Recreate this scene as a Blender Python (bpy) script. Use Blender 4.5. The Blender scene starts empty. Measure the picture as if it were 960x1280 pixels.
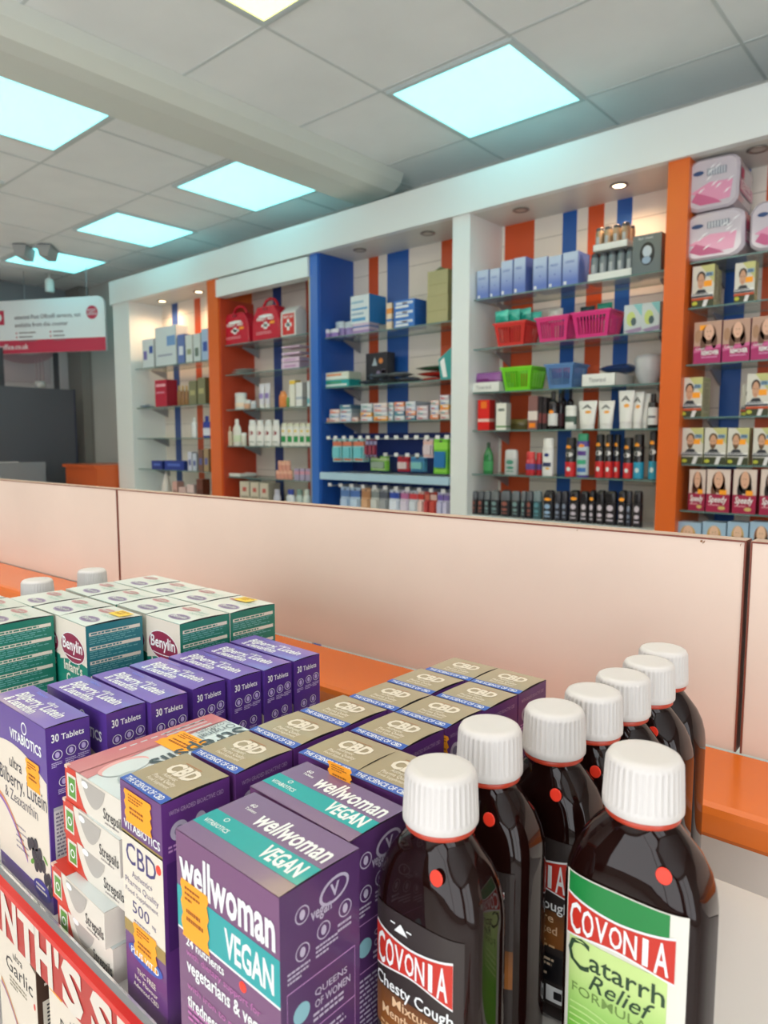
import bpy, math, random
from mathutils import Vector
random.seed(7)
SC = bpy.context.scene
COL = SC.collection
PI = math.pi
UP = 1.40            # every length below is measured from the eye; the floor is 1.40 m under it

# ------------------------------------------------------------------ view
FPX, HY, VX = 880.0, 552.0, -520.0
_p = math.atan((640-HY)/FPX)
_a = math.atan((480-VX)*math.cos(_p)/FPX)
_h = Vector((math.cos(PI-_a), math.sin(PI-_a), 0)); R_ = Vector((_h.y, -_h.x, 0)); _z = Vector((0, 0, 1))
D_ = _h*math.cos(_p)-_z*math.sin(_p); U_ = _h*math.sin(_p)+_z*math.cos(_p)
def at(px, py, ax, v):
    r = D_+R_*((px-480)/FPX)-U_*((py-640)/FPX)
    return r*(v/r[ax])

# ------------------------------------------------------------------ materials
def lin(c):
    return tuple(((x/255)/12.92 if x/255 <= .04045 else ((x/255+.055)/1.055)**2.4) for x in c)
_M = {}
def M(c, rough=.45, metal=0, emit=None, alpha=1, trans=0, coat=0, name=None, noise=0, spec=.5):
    key = (c, rough, metal, emit, alpha, trans, coat, noise, spec)
    if key in _M: return _M[key]
    m = bpy.data.materials.new(name or 'mat_%d_%d_%d' % c); m.use_nodes = True
    nt = m.node_tree; b = nt.nodes['Principled BSDF']
    b.inputs['Base Color'].default_value = (*lin(c), 1)
    b.inputs['Roughness'].default_value = rough; b.inputs['Metallic'].default_value = metal
    b.inputs['Specular IOR Level'].default_value = spec
    if emit:
        b.inputs['Emission Color'].default_value = (*emit[:3], 1); b.inputs['Emission Strength'].default_value = emit[3]
    b.inputs['Alpha'].default_value = alpha
    b.inputs['Transmission Weight'].default_value = trans
    b.inputs['Coat Weight'].default_value = coat; b.inputs['Coat Roughness'].default_value = .08
    if noise:
        tc = nt.nodes.new('ShaderNodeTexCoord'); n = nt.nodes.new('ShaderNodeTexNoise'); n.inputs['Scale'].default_value = noise
        n.inputs['Detail'].default_value = 6
        mx = nt.nodes.new('ShaderNodeMix'); mx.data_type = 'RGBA'
        mx.inputs[6].default_value = (*[v*.88 for v in lin(c)], 1); mx.inputs[7].default_value = (*[min(1, v*1.07) for v in lin(c)], 1)
        nt.links.new(tc.outputs['Object'], n.inputs['Vector']); nt.links.new(n.outputs['Fac'], mx.inputs[0]); nt.links.new(mx.outputs[2], b.inputs['Base Color'])
    _M[key] = m
    return m
def grad(c0, c1, z0, z1, rough=.35, axis=2):
    """printed two-colour gradient along one object axis"""
    key = ('g', c0, c1, round(z0, 4), round(z1, 4), rough, axis)
    if key in _M: return _M[key]
    m = bpy.data.materials.new('printed_gradient'); m.use_nodes = True
    nt = m.node_tree; b = nt.nodes['Principled BSDF']; b.inputs['Roughness'].default_value = rough
    tc = nt.nodes.new('ShaderNodeTexCoord'); s = nt.nodes.new('ShaderNodeSeparateXYZ'); mr = nt.nodes.new('ShaderNodeMapRange')
    mr.inputs['From Min'].default_value = z0; mr.inputs['From Max'].default_value = z1
    mx = nt.nodes.new('ShaderNodeMix'); mx.data_type = 'RGBA'
    mx.inputs[6].default_value = (*lin(c0), 1); mx.inputs[7].default_value = (*lin(c1), 1)
    nt.links.new(tc.outputs['Object'], s.inputs[0]); nt.links.new(s.outputs[axis], mr.inputs['Value'])
    nt.links.new(mr.outputs[0], mx.inputs[0]); nt.links.new(mx.outputs[2], b.inputs['Base Color'])
    _M[key] = m
    return m

# ------------------------------------------------------------------ text outlines
_T = {}
def glyphs(s, bold=0, shear=0):
    key = (s, bold, shear)
    if key not in _T:
        cu = bpy.data.curves.new('t', 'FONT'); cu.body = s; cu.size = 1; cu.resolution_u = 2; cu.offset = bold; cu.shear = shear
        cu.fill_mode = 'FRONT'
        ob = bpy.data.objects.new('t', cu); COL.objects.link(ob)
        dg = bpy.context.evaluated_depsgraph_get(); ev = ob.evaluated_get(dg); me = ev.to_mesh()
        vs = [(v.co.x, v.co.y) for v in me.vertices]; fs = [tuple(p.vertices) for p in me.polygons]
        ev.to_mesh_clear(); bpy.data.objects.remove(ob); bpy.data.curves.remove(cu)
        if vs:
            x0 = min(v[0] for v in vs); vs = [(x-x0, y) for x, y in vs]
        _T[key] = (vs, fs, max([v[0] for v in vs] or [1]))
    return _T[key]

# ------------------------------------------------------------------ mesh builder
class MB:
    def __init__(s): s.v = []; s.f = []; s.m = []; s.mats = []; s.sm = []
    def mi(s, m):
        if m not in s.mats: s.mats.append(m)
        return s.mats.index(m)
    def add(s, vs, fs, m, smooth=False):
        n = len(s.v); s.v += [tuple(v) for v in vs]; k = s.mi(m)
        for f in fs: s.f.append(tuple(i+n for i in f)); s.m.append(k); s.sm.append(smooth)
    def quad(s, a, b, c, d, m): s.add([a, b, c, d], [(0, 1, 2, 3)], m)
    def box(s, x0, x1, y0, y1, z0, z1, m, top=None, side=None, front=None, back=None):
        P = [(x0, y0, z0), (x1, y0, z0), (x1, y1, z0), (x0, y1, z0), (x0, y0, z1), (x1, y0, z1), (x1, y1, z1), (x0, y1, z1)]
        for f, mm in (((0, 3, 2, 1), m), ((4, 5, 6, 7), top or m), ((0, 1, 5, 4), front or m), ((1, 2, 6, 5), side or m), ((2, 3, 7, 6), back or front or m), ((3, 0, 4, 7), side or m)):
            s.add([P[i] for i in f], [(0, 1, 2, 3)], mm)
        return s
    def rings(s, rs, m, cap0=True, cap1=True, smooth=True, closed=True):
        n = len(rs[0]); vs = [p for r in rs for p in r]; fs = []
        for i in range(len(rs)-1):
            for j in range(n if closed else n-1):
                k = (j+1) % n
                fs.append((i*n+j, i*n+k, (i+1)*n+k, (i+1)*n+j))
        s.add(vs, fs, m, smooth)
        if cap0: s.add(rs[0], [tuple(reversed(range(n)))], m)
        if cap1: s.add(rs[-1], [tuple(range(n))], m)
        return s
    def lathe(s, prof, m, n=16, x=0, y=0, sx=1, sy=1, cap0=True, cap1=True, smooth=True):
        rs = [[(x+r*sx*math.cos(2*PI*j/n), y+r*sy*math.sin(2*PI*j/n), z) for j in range(n)] for r, z in prof]
        return s.rings(rs, m, cap0, cap1, smooth)
    def tube(s, pts, r, m, n=8):
        rs = []
        for i, p in enumerate(pts):
            p = Vector(p); a = Vector(pts[max(i-1, 0)]); b = Vector(pts[min(i+1, len(pts)-1)])
            t = (b-a).normalized(); u = t.cross(Vector((0, 0, 1)))
            if u.length < .05: u = t.cross(Vector((1, 0, 0)))
            u.normalize(); w = u.cross(t)
            rs.append([tuple(p+u*r*math.cos(2*PI*j/n)-w*r*math.sin(2*PI*j/n)) for j in range(n)])
        return s.rings(rs, m)
    def mesh(s, name='mesh'):
        me = bpy.data.meshes.new(name); me.from_pydata(s.v, [], s.f)
        for m in s.mats: me.materials.append(m)
        me.polygons.foreach_set('material_index', s.m); me.polygons.foreach_set('use_smooth', s.sm)
        me.update(); return me

class Deco:
    """prints on a face: F(u, v, lift) -> point"""
    def __init__(s, mb, F, L=.00012, sub=None): s.mb = mb; s.F = F; s.L = L; s.sub = sub
    def rect(s, u0, v0, u1, v1, m, l=1):
        if s.sub:
            n = max(1, int(math.ceil((u1-u0)/s.sub))); k = max(1, int(math.ceil((v1-v0)/s.sub)))
        else: n = k = 1
        vs = [s.F(u0+(u1-u0)*i/n, v0+(v1-v0)*j/k, l*s.L) for j in range(k+1) for i in range(n+1)]
        fs = [(j*(n+1)+i, j*(n+1)+i+1, (j+1)*(n+1)+i+1, (j+1)*(n+1)+i) for j in range(k) for i in range(n)]
        s.mb.add(vs, fs, m)
    def poly(s, pts, m, l=1): s.mb.add([s.F(u, v, l*s.L) for u, v in pts], [tuple(range(len(pts)))], m)
    def strip(s, lo, hi, m, l=1):
        """band between two polylines"""
        n = len(lo); vs = [s.F(u, v, l*s.L) for u, v in lo]+[s.F(u, v, l*s.L) for u, v in hi]
        s.mb.add(vs, [(i, i+1, n+i+1, n+i) for i in range(n-1)], m)
    def ell(s, cu, cv, ru, rv, m, l=1, n=20, rot=0):
        c, q = math.cos(rot), math.sin(rot)
        s.poly([(cu+ru*math.cos(2*PI*i/n)*c-rv*math.sin(2*PI*i/n)*q, cv+ru*math.cos(2*PI*i/n)*q+rv*math.sin(2*PI*i/n)*c) for i in range(n)], m, l)
    def ring(s, cu, cv, r, t, m, l=1, n=20):
        a = [(cu+r*math.cos(2*PI*i/n), cv+r*math.sin(2*PI*i/n)) for i in range(n+1)]; b = [(cu+(r-t)*math.cos(2*PI*i/n), cv+(r-t)*math.sin(2*PI*i/n)) for i in range(n+1)]
        s.strip(b, a, m, l)
    def text(s, t, u, v, h, m, w=None, bold=.01, shear=0, l=2, rot=0, al='l'):
        vs, fs, W = glyphs(t, bold, shear)
        k = h/.70; kx = k if w is None else w/W
        if al == 'c': u = u-W*kx/2*math.cos(rot); v = v-W*kx/2*math.sin(rot)
        if al == 'r': u = u-W*kx
        c, q = math.cos(rot), math.sin(rot)
        s.mb.add([s.F(u+x*kx*c-y*k*q, v+x*kx*q+y*k*c, l*s.L) for x, y in vs], fs, m)
    def lines(s, u0, v0, u1, v1, n, m, l=2, seed=1, fill=.5):
        rr = random.Random(seed); dv = (v1-v0)/n
        for i in range(n):
            e = u0+(u1-u0)*(rr.uniform(.72, 1) if i % 3 != 2 else rr.uniform(.3, .7))
            u = u0
            while u < e:
                k = (u1-u0)*rr.uniform(.06, .16); s.rect(u, v1-dv*(i+fill), min(u+k, e), v1-dv*i, m, l); u += k+(u1-u0)*.025

def frames(w, d, h, bulge=0):
    """front, right, top frames of a carton standing on z=0, centred in x and y"""
    fr = lambda u, v, l: (-w/2+u, -d/2-l, v)
    ri = lambda u, v, l: (w/2+l, -d/2+u, v)
    def to(u, v, l):
        q = max(0, min(1, v/d)); p = max(0, min(1, u/w))
        return (-w/2+u, -d/2+v, h+l+bulge*math.sin(PI*q)*(.35+.65*p))
    return fr, ri, to

# ------------------------------------------------------------------ objects
LABELS = {}
def ob(name, me, parent=None, loc=(0, 0, 0), rz=0, kind=None):
    o = bpy.data.objects.new(name, me); COL.objects.link(o); o.location = loc; o.rotation_euler = (0, 0, rz)
    if parent is not None: o.parent = parent
    if kind: o['kind'] = kind
    return o
def tag(o, label, cat, group=None, kind=None):
    o['label'] = label; o['category'] = cat
    if group: o['group'] = group
    if kind: o['kind'] = kind
    if label in LABELS: print('SAME LABEL', label)
    n = len(label.split())
    if n < 4 or n > 16: print('LABEL LENGTH', n, label)
    LABELS[label] = 1
    return o
def place(spec, name, loc, label, cat, group=None, rz=0):
    """spec: list of (part name, mesh, offset, [sub specs], part label); one entry only -> the thing is that mesh"""
    if len(spec) == 1 and not spec[0][3]:
        o = ob(name, spec[0][1], None, loc, rz)
    else:
        o = ob(name, None, None, loc, rz); o.empty_display_size = .02
        for pn, me, off, subs, pl in spec:
            c = ob(pn, me, o, off)
            if pl: c['label'] = pl
            for sn, sme, so in subs: ob(sn, sme, c, so)
    return tag(o, label, cat, group)
def P(name, mb, off=(0, 0, 0), subs=(), label=None):
    return (name, mb.mesh(name) if isinstance(mb, MB) else mb, off, list(subs), label)
def struct(name, mb): return ob(name, mb.mesh(name), kind='structure')
ORD = ['first', 'second', 'third', 'fourth', 'fifth', 'sixth', 'seventh', 'eighth', 'ninth', 'tenth', 'eleventh', 'twelfth', 'thirteenth', 'fourteenth', 'fifteenth', 'sixteenth', 'seventeenth', 'eighteenth', 'nineteenth', 'twentieth', 'twenty-first', 'twenty-second', 'twenty-third', 'twenty-fourth']

WHITE = M((238, 240, 238), .35); PAPER = M((236, 232, 224), .5); BLACK = M((22, 20, 24), .35); GREY = M((150, 152, 154), .5)
ORANGE_ST = M((255, 166, 34), .5); RED_ST = M((250, 62, 40), .4); STK_INK = M((150, 80, 20), .6)
# ================================================================== ROOM
CZ = 1.44; FZ = -1.40
ceil_m = M((244, 249, 250), .85, noise=3)
mb = MB()
# tiled ceiling: tiles between grid bars, panels of light left open
mb.box(-7.4, 3.0, -3.2, 4.4, CZ+.012, CZ+.10, ceil_m)
struct('ceiling', mb)
bar = M((204, 212, 212), .8)
mb = MB()
GX = [-.83-.613*i for i in range(-6, 11)]; GY = [2.92-.615*j for j in range(-2, 10)]
for x in GX:
    if x < 3: mb.box(x-.006, x+.006, -3.1, 4.3, CZ+.009, CZ+.014, bar)
for y in GY: mb.box(-7.3, 3, y-.006, y+.006, CZ+.0095, CZ+.0135, bar)
struct('trim_1', mb)
mb = MB()   # dropped beam running towards the shelving
bm_ = M((216, 221, 214), .85)
mb.rings([[(-2.56, y, CZ+.011), (-2.585, y, CZ-.035), (-2.64, y, CZ-.075), (-2.72, y, CZ-.085), (-2.91, y, CZ-.085), (-2.93, y, CZ-.07), (-2.935, y, CZ+.011)] for y in (-3.1, 3.06)], bm_, smooth=False)
struct('trim_2', mb)
wall_m = M((196, 196, 190), .8, noise=2)
mb = MB(); mb.box(-7.4, 3.0, 3.26, 3.36, FZ, CZ+.1, wall_m); struct('wall_back', mb)
mb = MB(); mb.box(-7.0, -6.92, -3.2, 3.4, FZ, CZ+.1, M((226, 216, 216), .7))
struct('wall_left', mb)
mb = MB(); mb.box(-6.92, -6.90, -3.2, 3.4, 1.0, CZ+.005, M((140, 150, 156), .8)); struct('trim_3', mb)
mb = MB(); mb.box(-7.0, 3.0, -3.2, 4.4, FZ-.1, FZ, M((226, 222, 216), .35, noise=2)); struct('floor', mb)
mb = MB(); mb.box(3.0, 3.1, -3.2, 3.4, FZ, FZ+.3, wall_m); mb.box(3.0, 3.1, -3.2, 3.4, 1.25, CZ+.1, wall_m); mb.box(3.0, 3.1, -3.2, -2.9, FZ+.3, 1.25, wall_m); mb.box(3.0, 3.1, -.3, 3.4, FZ+.3, 1.25, wall_m); struct('wall_right', mb)

mb = MB()   # shop front behind the viewer: piers and a header round an open bay added for daylight
fw = M((104, 102, 100), .8)  # unseen wall darkened to cut grey reflections on the bottles
for x0, x1 in ((-7, -1.8), (2.5, 3)): mb.box(x0, x1, -3.3, -3.2, FZ, CZ+.1, fw)
mb.box(-7, 3, -3.3, -3.2, 1.2, CZ+.1, wall_m); mb.box(-7, 3, -3.3, -3.2, FZ, FZ+.3, wall_m); struct('wall_front', mb)
mb = MB()
for y in (-2.9, -1.6, -.35): mb.box(3.02, 3.08, y, y+.05, FZ+.3, 1.25, M((70, 72, 76), .4, 1))
struct('window_2', mb)  # added side window, for more daylight on the ceiling
for i, (x0, x1) in enumerate(((-1.8, 2.5),)):
    mb = MB(); f = M((70, 72, 76), .4, 1)
    for a, b in ((x0, x0+.05), ((x0+x1)/2-.025, (x0+x1)/2+.025), (x1-.05, x1)): mb.box(a, b, -3.28, -3.22, FZ+.3, 1.2, f)
    mb.box(x0, x1, -3.28, -3.22, FZ+.3, FZ+.35, f); mb.box(x0, x1, -3.28, -3.22, 1.15, 1.2, f)
    struct('window_%d' % (i+1), mb)  # frame of the opening added to let daylight in
# light panels
CY = (.385, 1.7, 1.8, 1.0); YE = (4.4, 3.8, .60, 1.0); NW = (1.0, .90, .80, 5.0); NT = (1.0, .92, .83, 6.4); NB = (1.0, .9, .8, 2.6); NL = (1.0, .93, .86, 11)
PANELS = [(-1.74, 2.62, CY, 'blue-white square ceiling light nearest the shelving header'),
          (-1.735, 1.375, YE, 'yellow-white ceiling light cut by the top of the frame'),
          (-3.36, 2.62, CY, 'blue-white ceiling light just beyond the dropped beam'),
          (-3.37, 1.37, CY, 'large blue-white ceiling light at the left frame edge'),
          (-4.60, 2.62, CY, 'blue-white ceiling light, third from the front along the shelving'),
          (-4.62, 1.37, YE, 'yellow-white ceiling light barely showing at the left frame edge'),
          (-5.84, 2.62, CY, 'farthest blue-white ceiling light, behind the small spotlight'),
          (-.45, 1.37, NT, 'warm white ceiling light overhead right of the viewer'),
          (-.45, .13, NT, 'warm white ceiling light directly behind the viewer'),
          (-1.74, .13, NT, 'warm white ceiling light overhead left of the viewer'),
          (.8, 2.62, NW, 'warm white ceiling light beyond the right frame edge near shelving'),
          (.8, 1.37, NW, 'warm white ceiling light out of frame to the right'),
          (-1.74, -1.1, NB, 'warm white ceiling light in the row behind the viewer, left'),
          (.8, -1.1, NB, 'warm white ceiling light in the row behind the viewer, right'),
          (-5.84, .13, NL, 'added warm white ceiling light out of frame above the far counter'),  # panel added to brighten the far left
          (-3.37, .13, NL, 'added warm white ceiling light out of frame left of the dropped beam'),  # also added, to lift the left background
          (-4.62, -1.1, NW, 'warm white ceiling light in the row behind the viewer, far left'),
          (-4.62, .13, NL, 'warm white ceiling light out of frame to the far left')]
fr_m = M((200, 212, 212), .5)
for x, y, e, lb in PANELS:
    s = .281
    f = MB()
    for a, b, c, d in ((x-.3, x-s, y-.3, y+.3), (x+s, x+.3, y-.3, y+.3), (x-s, x+s, y-.3, y-s), (x-s, x+s, y+s, y+.3)):
        f.box(a-x, b-x, c-y, d-y, -.002, .012, fr_m)
    g = MB(); g.box(-s, s, -s, s, .001, .011, M((235, 240, 240), .5, emit=e))
    place([P('frame', f), P('diffuser', g)], 'ceiling_light', (x, y, CZ), lb, 'ceiling light', 'square light panels in the tiled ceiling')

# ================================================================== SHELVING UNIT
HT, HB, YF, YB = 1.27, 1.09, 2.90, 3.19
cream = M((236, 228, 216), .4, noise=4); blue_b = M((38, 92, 170), .35); or_b = M((206, 84, 40), .35); lamw = M((230, 236, 235), .3)
dkb = M((46, 76, 140), .35); redb = M((196, 72, 52), .35)
orange_p = M((222, 104, 38), .3); blue_p = M((40, 108, 196), .3)
unit = []
hd = MB(); hd.box(-5.49, 1.2, YF-.02, YF+.02, HB, HT, lamw); unit.append(P('header', hd))
sf = MB(); sf.box(-5.48, 1.2, YF+.02, YB+.03, HB, HB+.02, M((214, 214, 208), .4)); sf.box(-5.48, 1.2, YF+.02, YB+.03, HT-.02, HT, lamw); unit.append(P('soffit', sf, label='pale soffit board with round downlights'))
posts = [(-5.48, -5.23, lamw, 'white end post'), (-4.182, -4.06, orange_p, 'orange post'), (-3.146, -3.083, blue_p, 'blue post'), (-2.115, -2.012, lamw, 'white post'), (-1.075, -.993, orange_p, 'orange post')]
for x0, x1, m, lb in posts:
    b = MB(); b.box(x0, x1, YF, YB+.02, FZ, HB, m); unit.append(P('post', b, label=lb))
bays = [(-5.23, -4.182, [(-5.23, -5.086, cream), (-5.086, -5.0, dkb), (-5.0, -4.771, cream), (-4.771, -4.69, or_b), (-4.69, -4.182, cream)]),
        (-4.06, -3.146, [(-4.5, -4.06, redb), (-4.06, -3.835, cream), (-3.835, -3.745, dkb), (-3.745, -3.50, cream), (-3.50, -3.40, redb), (-3.40, -3.146, cream)]),
        (-3.083, -2.115, [(-3.083, -2.943, cream), (-2.943, -2.865, or_b), (-2.865, -2.796, cream), (-2.796, -2.632, blue_b), (-2.632, -2.401, cream), (-2.401, -2.30, or_b), (-2.30, -2.115, cream)]),
        (-2.012, -1.075, [(-2.012, -1.998, cream), (-1.998, -1.828, or_b), (-1.828, -1.676, cream), (-1.676, -1.602, blue_b), (-1.602, -1.546, cream), (-1.546, -1.467, or_b), (-1.467, -1.406, cream), (-1.406, -1.335, blue_b), (-1.335, -1.075, cream)]),
        (-.993, 1.2, [(-.993, -.931, cream), (-.931, -.85, blue_b), (-.85, -.79, cream), (-.79, -.60, or_b), (-.60, -.2, cream), (-.2, .1, blue_b), (.1, 1.2, cream)])]
gv = M((170, 162, 152), .6)
for x0, x1, st in bays:
    b = MB()
    for a, c, m in st:
        a = max(a, x0)
        b.box(a, c, YB, YB+.02, FZ, HB, m)
        if m is cream:
            for k in range(14): b.box(a, c, YB-.0008, YB+.001, HB-.10-k*.17, HB-.097-k*.17, gv)
    unit.append(P('back_panel', b, label='striped back panel'))
# white blind box at the top of the red bay and the wine coloured inner side
b = MB(); b.box(-4.06, -3.15, YF-.015, YF+.06, .965, HB-.012, lamw); unit.append(P('blind_box', b, label='white roller blind box'))
b = MB(); b.box(-4.06, -4.045, YF+.01, YB, FZ, .96, M((192, 70, 40), .35)); unit.append(P('side_lining', b, label='brick red side lining'))
b = MB(); b.box(-3.16, -3.146, YF, YF+.012, FZ, .97, M((150, 152, 150), .3, .5)); unit.append(P('sliding_door_frame', b, label='slim grey door frame'))
b = MB(); b.box(-3.083, -3.07, YF+.01, YB, FZ, HB, M((34, 84, 168), .35)); unit.append(P('side_lining', b, label='blue side lining'))
b = MB(); b.box(-3.07, -2.115, YB-.012, YB-.001, FZ, .05, M((30, 52, 118), .4)); unit.append(P('lower_back_board', b, label='navy lower back board'))
for k, (x0, x1) in enumerate(((-5.23, -4.182), (-4.06, -3.146), (-3.083, -2.115), (-2.012, -1.075), (-.993, 1.2))):
    b = MB(); b.box(x0, x1, YF+.005, YB, FZ, (-.46, -.46, -.62, -.365, -.46)[k], lamw); unit.append(P('base_cabinet', b))
place(unit, 'wall_shelving', (0, 0, 0), 'long white-headed fitted wall shelving with orange, blue and white posts', 'shelving')
# downlights
lit = M((255, 240, 210), .4, emit=(1.0, .78, .48, 9)); dull = M((190, 180, 170), .3); ringm = M((150, 142, 136), .3, .8)
DL = [(-5.01, 3.06, 1, 'lit round downlight at the left of the far cream bay'), (-4.50, 3.05, 1, 'lit round downlight at the right of the far cream bay'),
      (-2.85, 3.015, 0, 'unlit round downlight on the left above the blue bay'), (-2.36, 3.015, 0, 'unlit round downlight on the right above the blue bay'),
      (-1.80, 3.01, 0, 'unlit round downlight left in the white bay soffit'), (-1.32, 3.007, 1, 'lit round downlight right in the white bay soffit'),
      (-.777, 2.99, 0, 'unlit round downlight above the wrapped pad packs')]
for x, y, on, lb in DL:
    a = MB(); a.lathe([(.024, 0), (.038, -.001), (.040, -.004), (.030, -.007), (.026, -.003)], ringm, 20, cap0=False, cap1=False)
    c = MB(); c.lathe([(.0255, -.0035), (.001, -.0045)], lit if on else dull, 20)
    place([P('bezel', a), P('lamp', c)], 'downlight', (x, y, HB-.001), lb, 'downlight', 'downlights in the shelving soffit')
    if on:
        l = bpy.data.lights.new('downlight_beam', 'SPOT'); l.energy = 11 if x < -4 else 8; l.color = (1, .62, .36); l.spot_size = 2.8; l.spot_blend = 1; l.shadow_soft_size = .02
        lo = bpy.data.objects.new('downlight_beam', l); COL.objects.link(lo); lo.location = (x, y, HB-.02)
# glass shelves
gl = M((200, 226, 220), .05, trans=.85, alpha=.55); gledge = M((96, 128, 124), .2)
steel = M((150, 152, 156), .35, .3)
SH = {1: [.57, .266, .027, -.215], 2: [.65, .452, .216, -.03, -.242], 3: [.607, .318, .115], 4: [.69, .452, .240, .055, -.160], 5: [.700, .525, .305, .097, -.090, -.277]}
BX = {1: (-5.225, -4.187), 2: (-4.04, -3.165), 3: (-3.065, -2.12), 4: (-2.007, -1.08), 5: (-.988, 1.19)}
BN = {1: 'far cream bay', 2: 'red-lined bay', 3: 'blue bay', 4: 'white bay', 5: 'right-hand bay'}
for k in SH:
    for i, z in enumerate(SH[k]):
        x0, x1 = BX[k]; g = MB(); g.box(x0, x1, YF+.035, YB-.015, z-.006, z, gl, front=gledge)
        parts = [P('glass_pane', g)]
        for bx in ((x0+.06, x1-.06) if k < 5 else (x0+.06, -.2)):
            b = MB(); b.rings([[(bx+q, YB-.013, z-.0065), (bx+q, YF+.14, z-.0065), (bx+q, YF+.14, z-.014), (bx+q, YB-.013, z-.07)] for q in (-.004, .004)], steel, smooth=False)
            parts.append(P('bracket', b))
        place(parts, 'glass_shelf', (0, 0, 0), '%s glass shelf from the top in the %s' % (ORD[i], BN[k]), 'shelf', 'glass shelves of the %s' % BN[k])
# price rail shelf in the blue bay
mb = MB(); mb.box(-3.065, -2.12, YF+.01, YB-.015, -.190, -.183, lamw); mb.box(-3.065, -2.12, YF-.012, YF+.01, -.222, -.180, M((172, 205, 224), .25))
place([P('shelf', mb)], 'rail_shelf', (0, 0, 0), 'pale blue-fronted shelf between the rows of hanging packs', 'shelf')

# ================================================================== PARTITION + LEDGE (turned 1.66 degrees)
TH = .0288
pan = M((226, 205, 188), .42, noise=6); edge_m = M((120, 60, 42), .5); led = M((222, 112, 42), .22, noise=3); lede = M((206, 88, 26), .3, noise=5)
org = (0, .6035, 0)
def pmesh(x0, x1):
    b = MB(); b.box(x0, x1, 0, .018, -.25, -.079, pan)
    b.box(x0, x1, -.0006, .0186, -.079, -.0775, edge_m, top=M((196, 170, 150), .5))
    b.box(x0-.0004, x0+.001, -.0008, .0184, -.25, -.0785, edge_m); b.box(x1-.001, x1+.0004, -.0008, .0184, -.25, -.0785, edge_m)
    r = random.Random(int(x0*100))
    ch = M((150, 104, 66), .7)
    for k in range(5 if x1 > -.2 else 1):     # chips along the top
        x = x1-r.uniform(.002, .16) if k else x1-.004; w = r.uniform(.0008, .002)
        b.add([(x, -.0008, -.0795-r.uniform(0, .004)), (x+w, -.0008, -.0797), (x+w*.8, -.0008, -.0795-w*1.2), (x, -.0008, -.0797-w)], [(0, 3, 2, 1)], ch)
    return b
for x0, x1, lb in ((-2.03, -1.0915, 'plain cream laminate partition panel at the left'), (-1.0885, -.1500, 'long cream laminate partition panel behind the medicine boxes'), (-.1463, .80, 'chipped cream partition panel at the right frame edge'), (-2.97, -2.033, 'cream partition panel running out of frame to the left')):
    place([P('panel', pmesh(x0, x1))], 'partition_panel', org, lb, 'partition', 'cream partition panels', TH)
mb = MB()
Lq = [(-.003, -.2505), (-.096, -.2505), (-.1005, -.2525), (-.102, -.257), (-.102, -.271), (-.099, -.275), (-.003, -.275)]
mb.rings([[(x, y, z) for y, z in Lq] for x in (-2.97, .80)], led, smooth=False)
place([P('ledge', mb)], 'counter_ledge', org, 'glossy orange ledge running along the cream partition', 'ledge', None, TH)
mb = MB(); pn2 = M((232, 224, 212), .4, noise=4); pn3 = M((158, 153, 147), .4, noise=4)  # upper board lightened to offset the ledge's strong shadow
mb.box(-2.97, .80, .0, .03, -.3805, -.2755, pn2); mb.box(-2.97, .8, .002, .03, -.3835, -.3805, M((90, 84, 78), .6)); 
for i in range(5): mb.box(-2.97+i*.94-.14, -2.97+(i+1)*.94-.143, .0, .03, FZ, -.3835, pn3)
place([P('plinth_board', mb)], 'counter', org, 'greyish lower front board seamed beneath the orange ledge', 'counter', None, TH)
# ================================================================== DISPLAY STAND WITH MEDICINES
SZ = -.28
shelfm = M((214, 210, 204), .35)
mb = MB(); mb.box(-1.05, -.068, .157, .462, SZ-.012, SZ, shelfm)
mb2 = MB(); mb2.box(-1.05, -.068, .12, .46, SZ-.153, SZ-.141, shelfm)
mb3 = MB(); mb3.box(-1.03, -.075, .45, .46, FZ, SZ-.012, shelfm)
mb4 = MB(); mb4.box(-1.03, -.075, .13, .45, FZ, FZ+.1, shelfm)
sides = []
place([P('upper_shelf', mb), P('lower_shelf', mb2), P('back_board', mb3), P('plinth', mb4)], 'display_stand', (0, 0, 0), 'pale shelf stand carrying the medicine boxes and bottles', 'display stand')

def sticker(w, h, seed=1, l=.0004, ink=True):
    """orange price sticker with wavy ends, in the x-z plane facing -y"""
    r = random.Random(seed); b = MB(); n = 10
    L = [(-w/2+.0008*math.sin(i*1.9), -h/2+h*i/n) for i in range(n+1)]; Rr = [(w/2+.0008*math.sin(i*2.1+1), -h/2+h*i/n) for i in range(n+1)]
    F = lambda u, v, q: (u, -l-q, v)
    d = Deco(b, F, .0001); d.strip(L, Rr, ORANGE_ST, 0)
    if ink:
        d.lines(-w*.36, h*.12, w*.36, h*.40, 3, STK_INK, 1, seed, .45)
        d.lines(-w*.32, -h*.25, w*.36, h*.02, 2, STK_INK, 1, seed+1, .5)
    return b
def dot(r=.0022, m=None):
    b = MB(); b.rings([[(rr*math.cos(2*PI*i/18), y, rr*math.sin(2*PI*i/18)) for i in range(18)] for rr, y in ((r, 0), (r, -.0002), (r*.9, -.0003))], m or RED_ST); return b
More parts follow.
